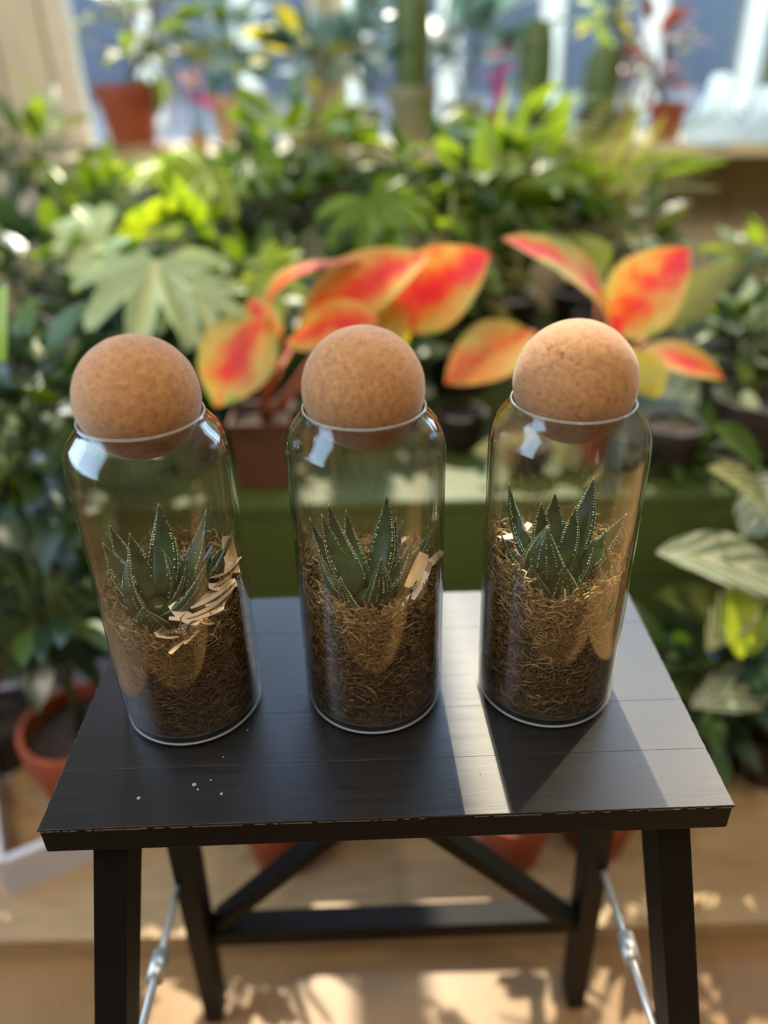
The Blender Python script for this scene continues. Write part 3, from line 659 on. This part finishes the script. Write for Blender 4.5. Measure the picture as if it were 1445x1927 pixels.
def pot(root, r, h, mat, rim=True, z=0.0):
    m_ = MB(); rb = r * 0.72
    pr = [(0.001, z), (rb, z)] + ([(r * 0.93, z + h * 0.76), (r, z + h * 0.76), (r, z + h), (r * 0.9, z + h), (r * 0.88, z + h * 0.86)] if rim else [(r, z + h * 0.97), (r * 0.98, z + h), (r * 0.92, z + h), (r * 0.9, z + h * 0.86)])
    m_.lathe(pr, 24, capped=False); obj('pot', m_, mat, root, False)
    m_ = MB(); m_.lathe([(0.001, z + h * 0.86 + 0.004), (r * 0.5, z + h * 0.86 + 0.003), (r * 0.9, z + h * 0.86)], 16, capped=False); obj('soil', m_, SOIL, root)
def bush(root, base, C, rad, n, meshes, size, up=0.35, droop=0.0, stem=STEM, stems=3, seed=0, sr=0.003, leafname='leaf', flat=0.7, front=False):
    """leaves on twigs about an ellipsoid; base and C are in the plant's own space"""
    random.seed(1000 + seed); base, C = Vector(base), Vector(C); sm = MB(); tops = []
    for k in range(stems):
        tp = C + Vector((random.uniform(-.5, .5) * rad[0], random.uniform(-.5, .5) * rad[1], random.uniform(-.2, .5) * rad[2])); b0 = base + Vector((random.uniform(-1, 1), random.uniform(-1, 1), 0)) * 0.012
        mid = b0.lerp(tp, 0.5) + Vector((random.uniform(-1, 1), random.uniform(-1, 1), 0)) * 0.012
        sm.tube([b0, mid, tp], sr, 6, sr * 0.6); tops.append((b0, mid, tp))
    for i in range(n):
        dr = rdir(); q = random.uniform(0.25, 1) ** 0.6
        p = C + Vector((dr.x * rad[0], dr.y * rad[1], dr.z * rad[2])) * q * 0.85
        b0, mid, tp = min(tops, key=lambda t: (t[2] - p).length); t = random.uniform(0.2, 1); j = mid.lerp(tp, t)
        if p.z < j.z and random.random() < 0.5: j = b0.lerp(mid, random.uniform(0.5, 1))
        sm.tube([j, j.lerp(p, 0.5) + Vector((0, 0, 0.1 * (p - j).length)), p], sr * 0.4, 3)
        d = Vector((dr.x, dr.y, dr.z * flat + up)) + rdir() * 0.45 + Vector((0, 0, -droop)); u = Vector((0, 0, 1)) + rdir() * 0.55 + dr * 0.35
        put(leafname, random.choice(meshes), root, mat=orient(p, d, u, size * random.uniform(0.7, 1.2)))
    obj('stem', sm, stem, root)
    random.seed(99 + seed)
M = lambda mat, **k: leaf_mesh('leaf', mat, **k)
LM = dict(
    dark=[M(G_DARK, W=0.5), M(G_DARK, W=0.42, bend=0.4)], blue=[M(G_BLUE, W=0.46, bend=0.3), M(G_BLUE, W=0.5, bend=0.15)], mid=[M(G_MID, W=0.5), M(G_MID, W=0.42, bend=0.45)],
    lime=[M(G_LIME, W=0.7, prof='heart'), M(G_LIME, W=0.6, prof='heart', bend=0.4)], midheart=[M(G_MID, W=0.72, prof='heart'), M(G_LIME, W=0.65, prof='heart')], narrow=[M(G_MID, W=0.16, prof='lance', bend=0.5), M(G_LIME, W=0.14, prof='lance', bend=0.35)],
    olive=[M(G_OLIVE, W=0.2, prof='lance', bend=0.4), M(G_OLIVE, W=0.4)], teal=[M(G_TEAL, W=0.75, bend=0.1), M(G_TEAL, W=0.65)], grey=[M(G_GREY, W=0.3, prof='lance', bend=0.5), M(G_GREY, W=0.34, prof='lance', bend=0.3)],
    red=[M(G_RED, W=0.5), M(G_RED, W=0.4, bend=0.4)], yel=[M(G_YEL, W=0.55)], greygreen=[M(G_GREY, W=0.5), M(G_BLUE, W=0.45)], palelobe=[lobed_mesh(G_PALE)], midlobe=[lobed_mesh(G_LIME)],
    frond=[frond_mesh(G_OLIVE), frond_mesh(G_MID, W=0.3)], stripe=[M(G_STRIPE, W=0.42, bend=0.3), M(G_STRIPE, W=0.36, bend=0.5)], strap=[M(G_DARK, W=0.12, prof='strap', bend=0.45)], mag=[M(MAGENTA, W=0.6, bend=0.2)], pinkw=[M(WHITEF, W=0.6)])
_seed = [0]
def plant(name, label, cat, px, py, Y, rx, rz, n, kind, size, zsup, potr=0.055, poth=0.11, potm=DARKPOT, group=None, ry=None, basepx=None, **kw):
    """crown seen at (px, py) at depth Y with half sizes rx, rz in metres; its pot stands at height zsup"""
    C = at(px, py, Y); bxx = C.x if basepx is None else basepx
    root = thing(name, label, cat, (bxx, Y, zsup), 0, group); _seed[0] += 1
    if potr: pot(root, potr, poth, potm)
    ms = sum((LM[k] for k in kind.split('+')), [])
    bush(root, (0, 0, poth * 0.86 if potr else 0), (C.x - bxx, 0, C.z - zsup), (rx, ry or rx * 0.8, rz), n, ms, size, seed=_seed[0], **kw)
    return root
def arcleaf(root, P0, P1, wid, mat, arch=0.3, up=(0, 0, 1), prof='oval', fold=0.18, twist=0.0, nu=10, name='leaf', start=0.0):
    """single large leaf along an arch from P0 to P1 (world points)"""
    O = root.location; P0, P1 = Vector(P0) - O, Vector(P1) - O; c = P0.lerp(P1, 0.5) + Vector(up) * (arch * (P1 - P0).length)
    wf = {'oval': lambda t: math.sin(PI * min(0.999, max(0.001, t)) ** 0.85) ** 0.75, 'lance': lambda t: math.sin(PI * max(0.001, t) ** 0.7) ** 0.9}[prof]
    m_ = MB(); vs = []; uv = []
    for i in range(nu + 1):
        t = i / nu; p = P0 * (1 - t) ** 2 + c * 2 * t * (1 - t) + P1 * t * t; d = ((c - P0) * (1 - t) + (P1 - c) * t).normalized()
        s_ = d.cross(Vector(up)); s_ = s_.normalized() if s_.length > 1e-3 else Vector((1, 0, 0)); nn = s_.cross(d)
        tw = twist; s2 = s_ * math.cos(tw) + nn * math.sin(tw); n2 = nn * math.cos(tw) - s_ * math.sin(tw)
        w_ = wid * 0.5 * max(0.02, wf(t))
        for q in (-1, -0.5, 0, 0.5, 1): vs.append(p + s2 * (q * w_) + n2 * (fold * abs(q) * w_)); uv.append((0.5 + q * 0.49, t))
    m_.add(vs, [(i * 5 + j, i * 5 + j + 1, (i + 1) * 5 + j + 1, (i + 1) * 5 + j) for i in range(nu) for j in range(4)], uv)
    return obj(name, m_, mat, root)

# ------------------------------------------------------------------ plant benches and trays
BZ = 0.438
bench = thing('plant_bench', 'lime green painted plant bench behind the stool, loaded with potted plants', 'bench', (0.08, 0.95, 0))
mb = MB(); mb.box((0, 0.48, BZ - 0.011), (2.3, 0.96, 0.022)); obj('bench_top', mb, LIME, bench, False, bevel=0.003)
for k in range(2):
    mb = MB(); mb.box((0, 0.012, BZ - 0.022 - 0.063 - k * 0.128), (2.3, 0.02, 0.124)); obj('apron_board', mb, LIME, bench, False, bevel=0.002)
for lx in (-1.1, 0, 1.1):
    for ly in (0.045, 0.9):
        mb = MB(); mb.box((lx, ly, (BZ - 0.022) / 2), (0.05, 0.05, BZ - 0.022)); obj('leg', mb, LIME, bench, False)
ft = thing('plant_tray', 'low beige wooden tray on the floor behind the stool', 'tray', (0.15, 0.590, 0))
mb = MB(); mb.box((0, 0.165, 0.006), (1.5, 0.33, 0.012)); obj('tray_base', mb, TRAYB, ft, False)
for yy, hh in ((-0.001, 0.038), (0.31, 0.04)):
    mb = MB(); mb.box((0, yy, hh / 2), (1.5, 0.040, hh)); obj('tray_side', mb, TRAYB, ft, False, bevel=0.001)
wt_ = thing('plastic_tray', 'white plastic tray holding a terracotta potted shrub', 'tray', (-0.44, 0.76, 0), math.radians(28))
mb = MB(); mb.box((0.02, 0.12, 0.005), (0.28, 0.36, 0.01)); obj('tray_base', mb, TRAYW, wt_, False)
for c_, d_ in (((-0.118, 0.12, 0.04), (0.012, 0.36, 0.08)), ((0.158, 0.12, 0.04), (0.012, 0.36, 0.08)), ((0.02, -0.058, 0.04), (0.264, 0.012, 0.08)), ((0.02, 0.298, 0.04), (0.264, 0.012, 0.08))):
    mb = MB(); mb.box(c_, d_); obj('tray_side', mb, TRAYW, wt_, False, bevel=0.002)

# ------------------------------------------------------------------ red aglaonemas
p0 = at(503, 905, 1.02)
ag = thing('red_aglaonema', 'red and yellow aglaonema in a square brown pot on the bench', 'houseplant', (p0.x, 1.03, BZ), 0, 'red aglaonemas')
mb = MB(); vs = []
for hw, z in ((0.037, 0), (0.043, 0.108), (0.038, 0.108), (0.037, 0.085)): vs += [(a * hw, b * hw, z) for a, b in ((-1, -1), (1, -1), (1, 1), (-1, 1))]
mb.add(vs, [(3, 2, 1, 0)] + [(i * 4 + j, i * 4 + (j + 1) % 4, (i + 1) * 4 + (j + 1) % 4, (i + 1) * 4 + j) for i in range(3) for j in range(4)]); obj('pot', mb, BROWNPOT, ag, False, bevel=0.002)
mb = MB(); mb.box((0, 0, 0.090), (0.074, 0.074, 0.01)); obj('soil', mb, SOIL, ag, False)
sm = MB(); cr = Vector((0, 0, 0.09))
def agleaf(root, sm, cr, a, b, wid, Y0, Y1, arch, up=(0, 0, 1), twist=0.0, mat=None):
    A, B = at(a[0], a[1], Y0), at(b[0], b[1], Y1); wid *= 1.15
    arcleaf(root, A, B, wid, mat or AGL, arch, up, twist=twist)
    q = A - root.location; sm.tube([cr, cr.lerp(q, 0.6) + Vector((0, 0, 0.012)), q], 0.0042, 6, 0.003)
agleaf(ag, sm, cr, (500, 600), (405, 765), 0.092, 1.00, 0.94, 0.16, up=(-0.3, -1, 0.6), twist=0.1)
agleaf(ag, sm, cr, (520, 650), (685, 492), 0.075, 1.02, 1.04, 0.65, up=(-0.9, -0.35, 0.55), twist=0.2)
agleaf(ag, sm, cr, (560, 640), (805, 480), 0.100, 1.03, 1.02, 0.14, up=(-0.25, -0.8, 0.8), twist=0.15)
agleaf(ag, sm, cr, (735, 600), (922, 478), 0.095, 1.06, 1.02, 0.02, up=(0.1, -1, 0.5), twist=0.15)
agleaf(ag, sm, cr, (545, 640), (715, 605), 0.075, 1.00, 0.95, 0.10, up=(0, -0.6, 1))
agleaf(ag, sm, cr, (700, 560), (760, 655), 0.060, 1.07, 1.03, 0.2, up=(0.2, -0.9, 0.5), mat=G_YEL)
agleaf(ag, sm, cr, (520, 650), (470, 560), 0.05, 1.08, 1.12, 0.1, up=(0, -1, 0.3))
obj('stem', sm, PINKSTEM, ag)

p1 = at(1085, 800, 1.06)
ag2 = thing('red_aglaonema', 'aglaonema with arching orange leaves behind the cracked cork ball', 'houseplant', (p1.x + 0.02, 1.085, BZ), 0, 'red aglaonemas')
pot(ag2, 0.05, 0.10, TERRA); sm = MB(); cr = Vector((0, 0, 0.09))
agleaf(ag2, sm, cr, (1155, 600), (945, 448), 0.082, 1.05, 1.02, 0.22, up=(0.5, -0.55, 0.7), twist=-0.2)
agleaf(ag2, sm, cr, (1150, 625), (1300, 468), 0.092, 1.04, 1.00, 0.10, up=(-0.5, -0.8, 0.4), twist=0.0)
agleaf(ag2, sm, cr, (1000, 625), (838, 722), 0.078, 1.04, 0.99, 0.14, up=(0, -0.7, 0.8))
agleaf(ag2, sm, cr, (1195, 665), (1362, 715), 0.055, 1.04, 0.99, 0.16, up=(0.1, -0.5, 1))
agleaf(ag2, sm, cr, (1190, 660), (1235, 750), 0.050, 1.02, 0.97, 0.15, up=(0, -1, 0.4), mat=G_YEL)
agleaf(ag2, sm, cr, (1130, 520), (1095, 445), 0.05, 1.12, 1.14, 0.05, up=(0, -1, 0.3), mat=G_OLIVE)
agleaf(ag2, sm, cr, (1240, 620), (1385, 490), 0.05, 1.10, 1.10, 0.08, up=(-0.3, -0.8, 0.6), mat=G_OLIVE)
obj('stem', sm, PINKSTEM, ag2)

# ------------------------------------------------------------------ sill row
def sillpot(name, label, cat, px, py, Y, r, h, m_, **kw):
    c = at(px, py, Y); root = thing(name, label, cat, (c.x, Y, SILL), 0, kw.pop('group', None)); return root
mb = MB(); mb.box((0, 0, 0.0), (0.13, 0.10, 0.022)); blk = obj('plant_riser', mb, TRAYB, None, False, loc=(at(250, 270, 2.0).x, 2.06, SILL + 0.011), bevel=0.002)
tag(blk, 'small pale wooden block under a terracotta pot on the window sill', 'block')
SY = 2.06
plant('potted_shrub', 'leafy yellow-green plant in a terracotta pot on the window sill', 'houseplant', 275, 40, SY, 0.16, 0.16, 70, 'mid+olive', 0.085, SILL + 0.022, 0.072, 0.125, TERRA, basepx=at(252, 265, SY).x, ry=0.09, stem=BARK)
plant('peperomia', 'round teal-leaved plant in a tan tapered pot on the sill', 'houseplant', 432, 70, SY, 0.09, 0.07, 26, 'teal+mid', 0.075, SILL, 0.066, 0.12, TANPOT, ry=0.06)
plant('peperomia', 'yellow and grey leaved plant in a wide tan bowl on the sill', 'houseplant', 592, 105, SY, 0.10, 0.05, 36, 'grey+teal+yel', 0.10, SILL, 0.085, 0.085, TANPOT, ry=0.07)
def cactus(label, px, pytop, pybot, Y, r, potm, potr, poth, nr=8):
    b, t = at(px, pybot, Y), at(px, pytop, Y)
    root = thing('column_cactus', label, 'cactus', (b.x, Y, SILL), 0, 'column cacti on the sill'); pot(root, potr, poth, potm)
    m_ = MB(); n = 32; rows = 10; vs = []; z0, z1 = poth * 0.86, t.z - SILL
    for i in range(rows + 1):
        q = i / rows; rr = r * (0.8 + 0.3 * math.sin(PI * min(0.9, q * 0.9 + 0.1))) * math.sqrt(max(0.003, 1 - max(0, (q - 0.8) / 0.2) ** 2))
        vs += [(rr * (1 + 0.14 * math.cos(nr * 2 * PI * j / n)) * math.cos(2 * PI * j / n), rr * (1 + 0.14 * math.cos(nr * 2 * PI * j / n)) * math.sin(2 * PI * j / n), z0 + (z1 - z0) * q) for j in range(n)]
    m_.add(vs, [(i * n + j, i * n + (j + 1) % n, (i + 1) * n + (j + 1) % n, (i + 1) * n + j) for i in range(rows) for j in range(n)] + [tuple(range(rows * n, rows * n + n))]); obj('body', m_, CACTUS, root)
cactus('green column cactus in a grey-green pot on the window sill', 776, -60, 255, SY, 0.034, GREYGREEN, 0.060, 0.13)
cactus('dark column cactus in a dark pot near the pink flower', 1000, 30, 250, SY, 0.032, DARKPOT, 0.05, 0.08)
cactus('olive column cactus below the yellow-green hanging sprig', 1122, 80, 250, SY, 0.036, DARKPOT, 0.055, 0.07)
plant('pink_flower', 'magenta flowering plant beside the dark column cactus on the sill', 'houseplant', 938, 125, SY + 0.03, 0.02, 0.04, 12, 'mag', 0.05, SILL, 0.035, 0.07, TERRA, ry=0.02, stem=BARK)
plant('pink_flower', 'pale pink and magenta bloom between two pots on the sill', 'houseplant', 368, 175, SY - 0.02, 0.014, 0.03, 9, 'mag+pinkw', 0.05, SILL, 0.025, 0.04, TANPOT, ry=0.02, basepx=-0.42)
plant('eucalyptus', 'pale teal sprigs between the tan bowl and the column cactus', 'houseplant', 690, 70, SY, 0.07, 0.10, 40, 'teal', 0.06, SILL, 0.034, 0.08, GREYGREEN, ry=0.06)
plant('potted_shrub', 'bright yellow-green sprig rising beyond the top of the olive cactus', 'houseplant', 1138, 10, SY + 0.04, 0.05, 0.09, 34, 'yel+lime', 0.05, SILL, 0.03, 0.07, TERRA, ry=0.05, basepx=0.61)
plant('potted_shrub', 'reddish-brown leaved plant near the frosted glass ornaments', 'houseplant', 1235, 110, SY, 0.085, 0.12, 60, 'red+olive', 0.055, SILL, 0.045, 0.08, TERRA, ry=0.06, stem=BARK, basepx=0.70)
plant('dracaena', 'dark green strap-leaved plant on the sill behind the pink flower', 'houseplant', 870, 90, SY + 0.06, 0.12, 0.08, 26, 'strap+teal', 0.13, SILL, 0.045, 0.09, GREYGREEN, ry=0.05)
rt = thing('snake_plant', 'tall upright green blades at the far end of the sill', 'houseplant', (at(1440, 240, SY).x, SY, SILL)); pot(rt, 0.05, 0.07, DARKPOT)
for k, (dx, hh) in enumerate(((-0.02, 0.42), (0.012, 0.36), (0.03, 0.30), (-0.002, 0.26))):
    P = rt.location + Vector((dx * 0.4, 0.008 * k - 0.012, 0.06)); arcleaf(rt, P, P + Vector((dx, 0, hh)), 0.035, G_MID, 0.02, up=(0, -1, 0), prof='lance', nu=6)
FROST = NT('frosted_glass')
_t = FROST.n('ShaderNodeBsdfTranslucent'); _t.inputs[0].default_value = srgb(235, 246, 250); _mx = FROST.n('ShaderNodeMixShader'); _mx.inputs[0].default_value = 0.75
FROST.set(Base_Color=srgb(225, 240, 245), Roughness=0.3); FROST.l(FROST.p.outputs[0], _mx.inputs[1]); FROST.l(_t.outputs[0], _mx.inputs[2]); FROST.l(_mx.outputs[0], FROST.out.inputs[0]); FROST = FROST.m
for px, hh, lb in ((1346, 0.14, 'stepped frosted glass ornament on the sunny sill, beside the reddish plant'), (1436, 0.11, 'smaller frosted glass ornament on the sill beside the upright green blades')):
    c = at(px, 215, 1.99); o = thing('glass_ornament', lb, 'ornament', (c.x, 1.99, SILL), 0, 'frosted ornaments on the sill')
    m_ = MB(); s_ = hh / 0.14
    m_.lathe([(0.001, 0), (0.062 * s_, 0), (0.066 * s_, 0.012 * s_), (0.062 * s_, 0.042 * s_), (0.042 * s_, 0.056 * s_), (0.036 * s_, 0.085 * s_), (0.024 * s_, 0.10 * s_), (0.027 * s_, 0.115 * s_), (0.020 * s_, 0.135 * s_), (0.001, 0.14 * s_)], 24, capped=False); obj('body', m_, FROST, o)

# ------------------------------------------------------------------ plants on the bench, back to front
B = BZ
plant('pothos', 'bright yellow-green heart-leaved pothos below the tan bowl on the sill', 'houseplant', 560, 262, 1.75, 0.15, 0.075, 75, 'midheart+lime', 0.075, B, 0.07, 0.14, ry=0.1)
plant('fatsia', 'big lobed-leaf fatsia with pale sunlit leaves, left part of the bench', 'houseplant', 330, 440, 1.40, 0.10, 0.07, 8, 'midlobe', 0.12, B, 0.07, 0.12, ry=0.08)
fats = bpy.data.objects['fatsia']; fm = LM['palelobe'][0]; fl = LM['midlobe'][0]; sm = MB()
for px, py, Y, s, dx, dyv, dz, me in ((300, 470, 1.20, 0.19, -0.1, -0.75, -0.45, fm), (215, 440, 1.25, 0.12, -0.9, -0.3, -0.1, fm), (350, 530, 1.16, 0.12, 0.5, -0.6, -0.6, fm), (400, 310, 1.45, 0.15, -0.4, -0.6, -0.2, fl), (300, 300, 1.5, 0.12, 0.2, -0.8, -0.1, fl), (470, 290, 1.5, 0.12, -0.1, -0.8, -0.3, fl), (680, 360, 1.35, 0.15, 0.5, -0.7, -0.5, fl), (480, 500, 1.25, 0.11, 0.8, -0.4, -0.3, fl), (420, 590, 1.18, 0.10, 0.5, -0.5, -0.6, fl)):
    p = at(px, py, Y) - fats.location; put('leaf', me, fats, mat=orient(p, (dx, dyv, dz), (0.1, -0.75, 0.75), s)); sm.tube([(0, 0, 0.1), p * 0.5 + Vector((0, 0, 0.06)), p], 0.003, 5)
obj('leaf_stalks', sm, STEM, fats)
plant('camellia', 'dense dark green shrub behind the red aglaonema leaves', 'houseplant', 500, 400, 1.60, 0.17, 0.11, 120, 'dark', 0.075, B, 0.075, 0.13, ry=0.12)
plant('ficus', 'dark and mid green shrub below the grey-green pot on the sill', 'houseplant', 800, 330, 1.66, 0.15, 0.10, 110, 'dark+mid', 0.07, B, 0.075, 0.13, ry=0.11)
plant('bamboo_palm', 'bright narrow-leaved palm above the red aglaonema leaf tip', 'houseplant', 955, 345, 1.55, 0.14, 0.12, 110, 'narrow+mid', 0.11, B, 0.075, 0.13, ry=0.11, up=0.6)
plant('fern', 'airy olive fern in front of the beige wall below the window', 'houseplant', 1120, 370, 1.62, 0.10, 0.07, 44, 'frond', 0.17, B, 0.07, 0.12, ry=0.09, up=0.7, leafname='frond', stem=BARK)
plant('ficus', 'dark shrub between the two aglaonemas', 'houseplant', 870, 520, 1.38, 0.12, 0.12, 110, 'dark+mid+olive', 0.06, B, 0.07, 0.12, ry=0.08)
plant('ficus', 'dark green shrub behind the arching orange leaves', 'houseplant', 1170, 440, 1.42, 0.12, 0.09, 90, 'dark+olive', 0.06, B, 0.07, 0.12, ry=0.08)
plant('ficus', 'green shrub in front of the beige wall at the right edge', 'houseplant', 1435, 500, 1.5, 0.08, 0.08, 55, 'mid+dark', 0.065, B, 0.07, 0.12, ry=0.09)
plant('peperomia', 'mixed grey-green plant beside the arching orange aglaonema', 'houseplant', 1400, 640, 1.22, 0.13, 0.11, 110, 'mid+greygreen+dark', 0.06, B, 0.065, 0.11, ry=0.08)
plant('spider_plant', 'long grey-green leaved plant in front of the board wall', 'houseplant', 60, 300, 1.78, 0.15, 0.09, 60, 'grey+mid', 0.12, B, 0.07, 0.13, ry=0.09)
plant('ficus', 'mid green shrub below the terracotta pot of the sill', 'houseplant', 190, 400, 1.62, 0.13, 0.09, 90, 'mid+lime', 0.065, B, 0.07, 0.13, ry=0.09)
plant('rubber_plant', 'dark glossy shrub with bluish sheen at the left edge', 'houseplant', 70, 520, 1.30, 0.17, 0.12, 90, 'blue+mid', 0.085, B, 0.075, 0.12, ry=0.1)
plant('ficus', 'green shrub tucked behind the drooping aglaonema leaf', 'houseplant', 430, 560, 1.28, 0.11, 0.10, 80, 'mid+dark', 0.065, B, 0.06, 0.11, ry=0.07)
plant('ficus', 'deep green shrub behind the middle cork ball', 'houseplant', 690, 600, 1.30, 0.14, 0.13, 110, 'dark', 0.07, B, 0.07, 0.12, ry=0.08)
plant('ficus', 'dark shrub behind the left cork ball', 'houseplant', 240, 640, 1.22, 0.13, 0.12, 100, 'dark+blue', 0.075, B, 0.07, 0.12, ry=0.08)
# left shrubs standing lower, in front of the bench
plant('rubber_plant', 'dark glossy shrub with lime tips left of the first bottle', 'houseplant', 40, 800, 0.90, 0.12, 0.14, 85, 'blue+blue+dark+lime', 0.085, 0.0, 0.06, 0.10, ry=0.08, basepx=-0.62, sr=0.004)
plant('rubber_plant', 'dark shrub in a terracotta pot standing in the white tray', 'houseplant', 85, 1130, 0.80, 0.10, 0.11, 70, 'blue+blue+dark', 0.075, 0.0105, 0.082, 0.17, TERRA, ry=0.08, basepx=-0.44)
# right side
cal = thing('calathea', 'calathea with large grey striped leaves right of the stool', 'houseplant', (0.575, 0.83, 0.0125)); pot(cal, 0.06, 0.10, DARKPOT)
sm = MB()
for a, b, w_, Y0, Y1, ar, mt in (((1490, 1110), (1235, 1040), 0.085, 0.80, 0.72, 0.12, G_GREY), ((1460, 1000), (1330, 880), 0.05, 0.84, 0.80, 0.25, G_STRIPE), ((1400, 1010), (1480, 890), 0.07, 0.86, 0.9, 0.2, G_GREY), ((1420, 1090), (1330, 1225), 0.05, 0.76, 0.72, 0.15, G_STRIPE), ((1440, 1110), (1410, 1235), 0.045, 0.78, 0.73, 0.1, G_LIME), ((1400, 1180), (1230, 1120), 0.06, 0.84, 0.80, 0.12, G_OLIVE), ((1460, 1280), (1300, 1330), 0.07, 0.80, 0.72, 0.15, G_GREY), ((1430, 880), (1340, 800), 0.05, 0.9, 0.9, 0.15, G_DARK), ((1380, 1100), (1395, 1240), 0.05, 0.74, 0.71, 0.1, G_LIME)):
    A = at(a[0], a[1], Y0); arcleaf(cal, A, at(b[0], b[1], Y1), w_, mt, ar, up=(0, -0.5, 1)); q = A - cal.location; sm.tube([(0, 0, 0.12), q * 0.6 + Vector((0, 0, 0.06)), q], 0.003, 5)
obj('stem', sm, STEM, cal)
c2 = thing('calathea', 'cream striped calathea on the bench behind the third bottle', 'houseplant', (at(1000, 900, 1.06).x - 0.015, 1.035, BZ)); pot(c2, 0.036, 0.05, DARKPOT); sm = MB()
for a, b, w_, Y0, Y1 in (((1000, 960), (985, 830), 0.05, 1.04, 1.04), ((1010, 960), (1050, 840), 0.045, 1.05, 1.05), ((990, 960), (890, 850), 0.04, 1.03, 1.02), ((1030, 960), (1090, 880), 0.04, 1.03, 1.02)):
    A = at(a[0], a[1], Y0); A.z = max(A.z, BZ + 0.05); arcleaf(c2, A, at(b[0], b[1], Y1), w_, G_STRIPE, 0.08, up=(0, -1, 0.3)); q = A - c2.location; sm.tube([(0, 0, 0.045), q * 0.6 + Vector((0, 0, 0.01)), q], 0.002, 5)
obj('stem', sm, STEM, c2)
plant('camellia', 'dark green shrub behind the grey striped calathea', 'houseplant', 1400, 860, 1.06, 0.12, 0.11, 110, 'dark+greygreen', 0.055, B, 0.06, 0.10, ry=0.07)
plant('camellia', 'dark shrub low to the right of the stool on the floor tray', 'houseplant', 1350, 1290, 0.80, 0.12, 0.13, 130, 'dark+blue', 0.06, 0.0125, 0.055, 0.08, DARKPOT, ry=0.07, basepx=0.43)
plant('camellia', 'small dark shrub in a terracotta pot under the stool, right of the brace', 'houseplant', 1175, 1440, 0.71, 0.05, 0.05, 40, 'dark+mid', 0.05, 0.0125, 0.052, 0.10, TERRA, basepx=0.288, ry=0.05)
plant('camellia', 'small dark shrub in a terracotta pot seen through the crossed braces', 'houseplant', 995, 1440, 0.70, 0.05, 0.05, 40, 'dark+mid', 0.05, 0.0125, 0.055, 0.10, TERRA, basepx=0.165, ry=0.05)
plant('camellia', 'small dark shrub in a terracotta pot behind the left brace', 'houseplant', 440, 1440, 0.70, 0.05, 0.05, 40, 'dark+lime', 0.05, 0.0125, 0.052, 0.10, TERRA, basepx=-0.155, ry=0.05)

plant('camellia', 'low dark shrub on the bench between the brown pot and the drooping leaf', 'houseplant', 405, 870, 1.10, 0.06, 0.06, 45, 'dark+blue', 0.05, B, 0.04, 0.06, ry=0.05)
plant('camellia', 'low dark shrub on the bench between the middle and third bottles', 'houseplant', 865, 875, 1.13, 0.05, 0.05, 50, 'dark', 0.045, B, 0.04, 0.06, ry=0.04)
plant('camellia', 'dark shrub on the bench behind the right shoulder of the third bottle', 'houseplant', 1250, 885, 1.04, 0.08, 0.06, 80, 'dark', 0.05, B, 0.045, 0.07, ry=0.05)
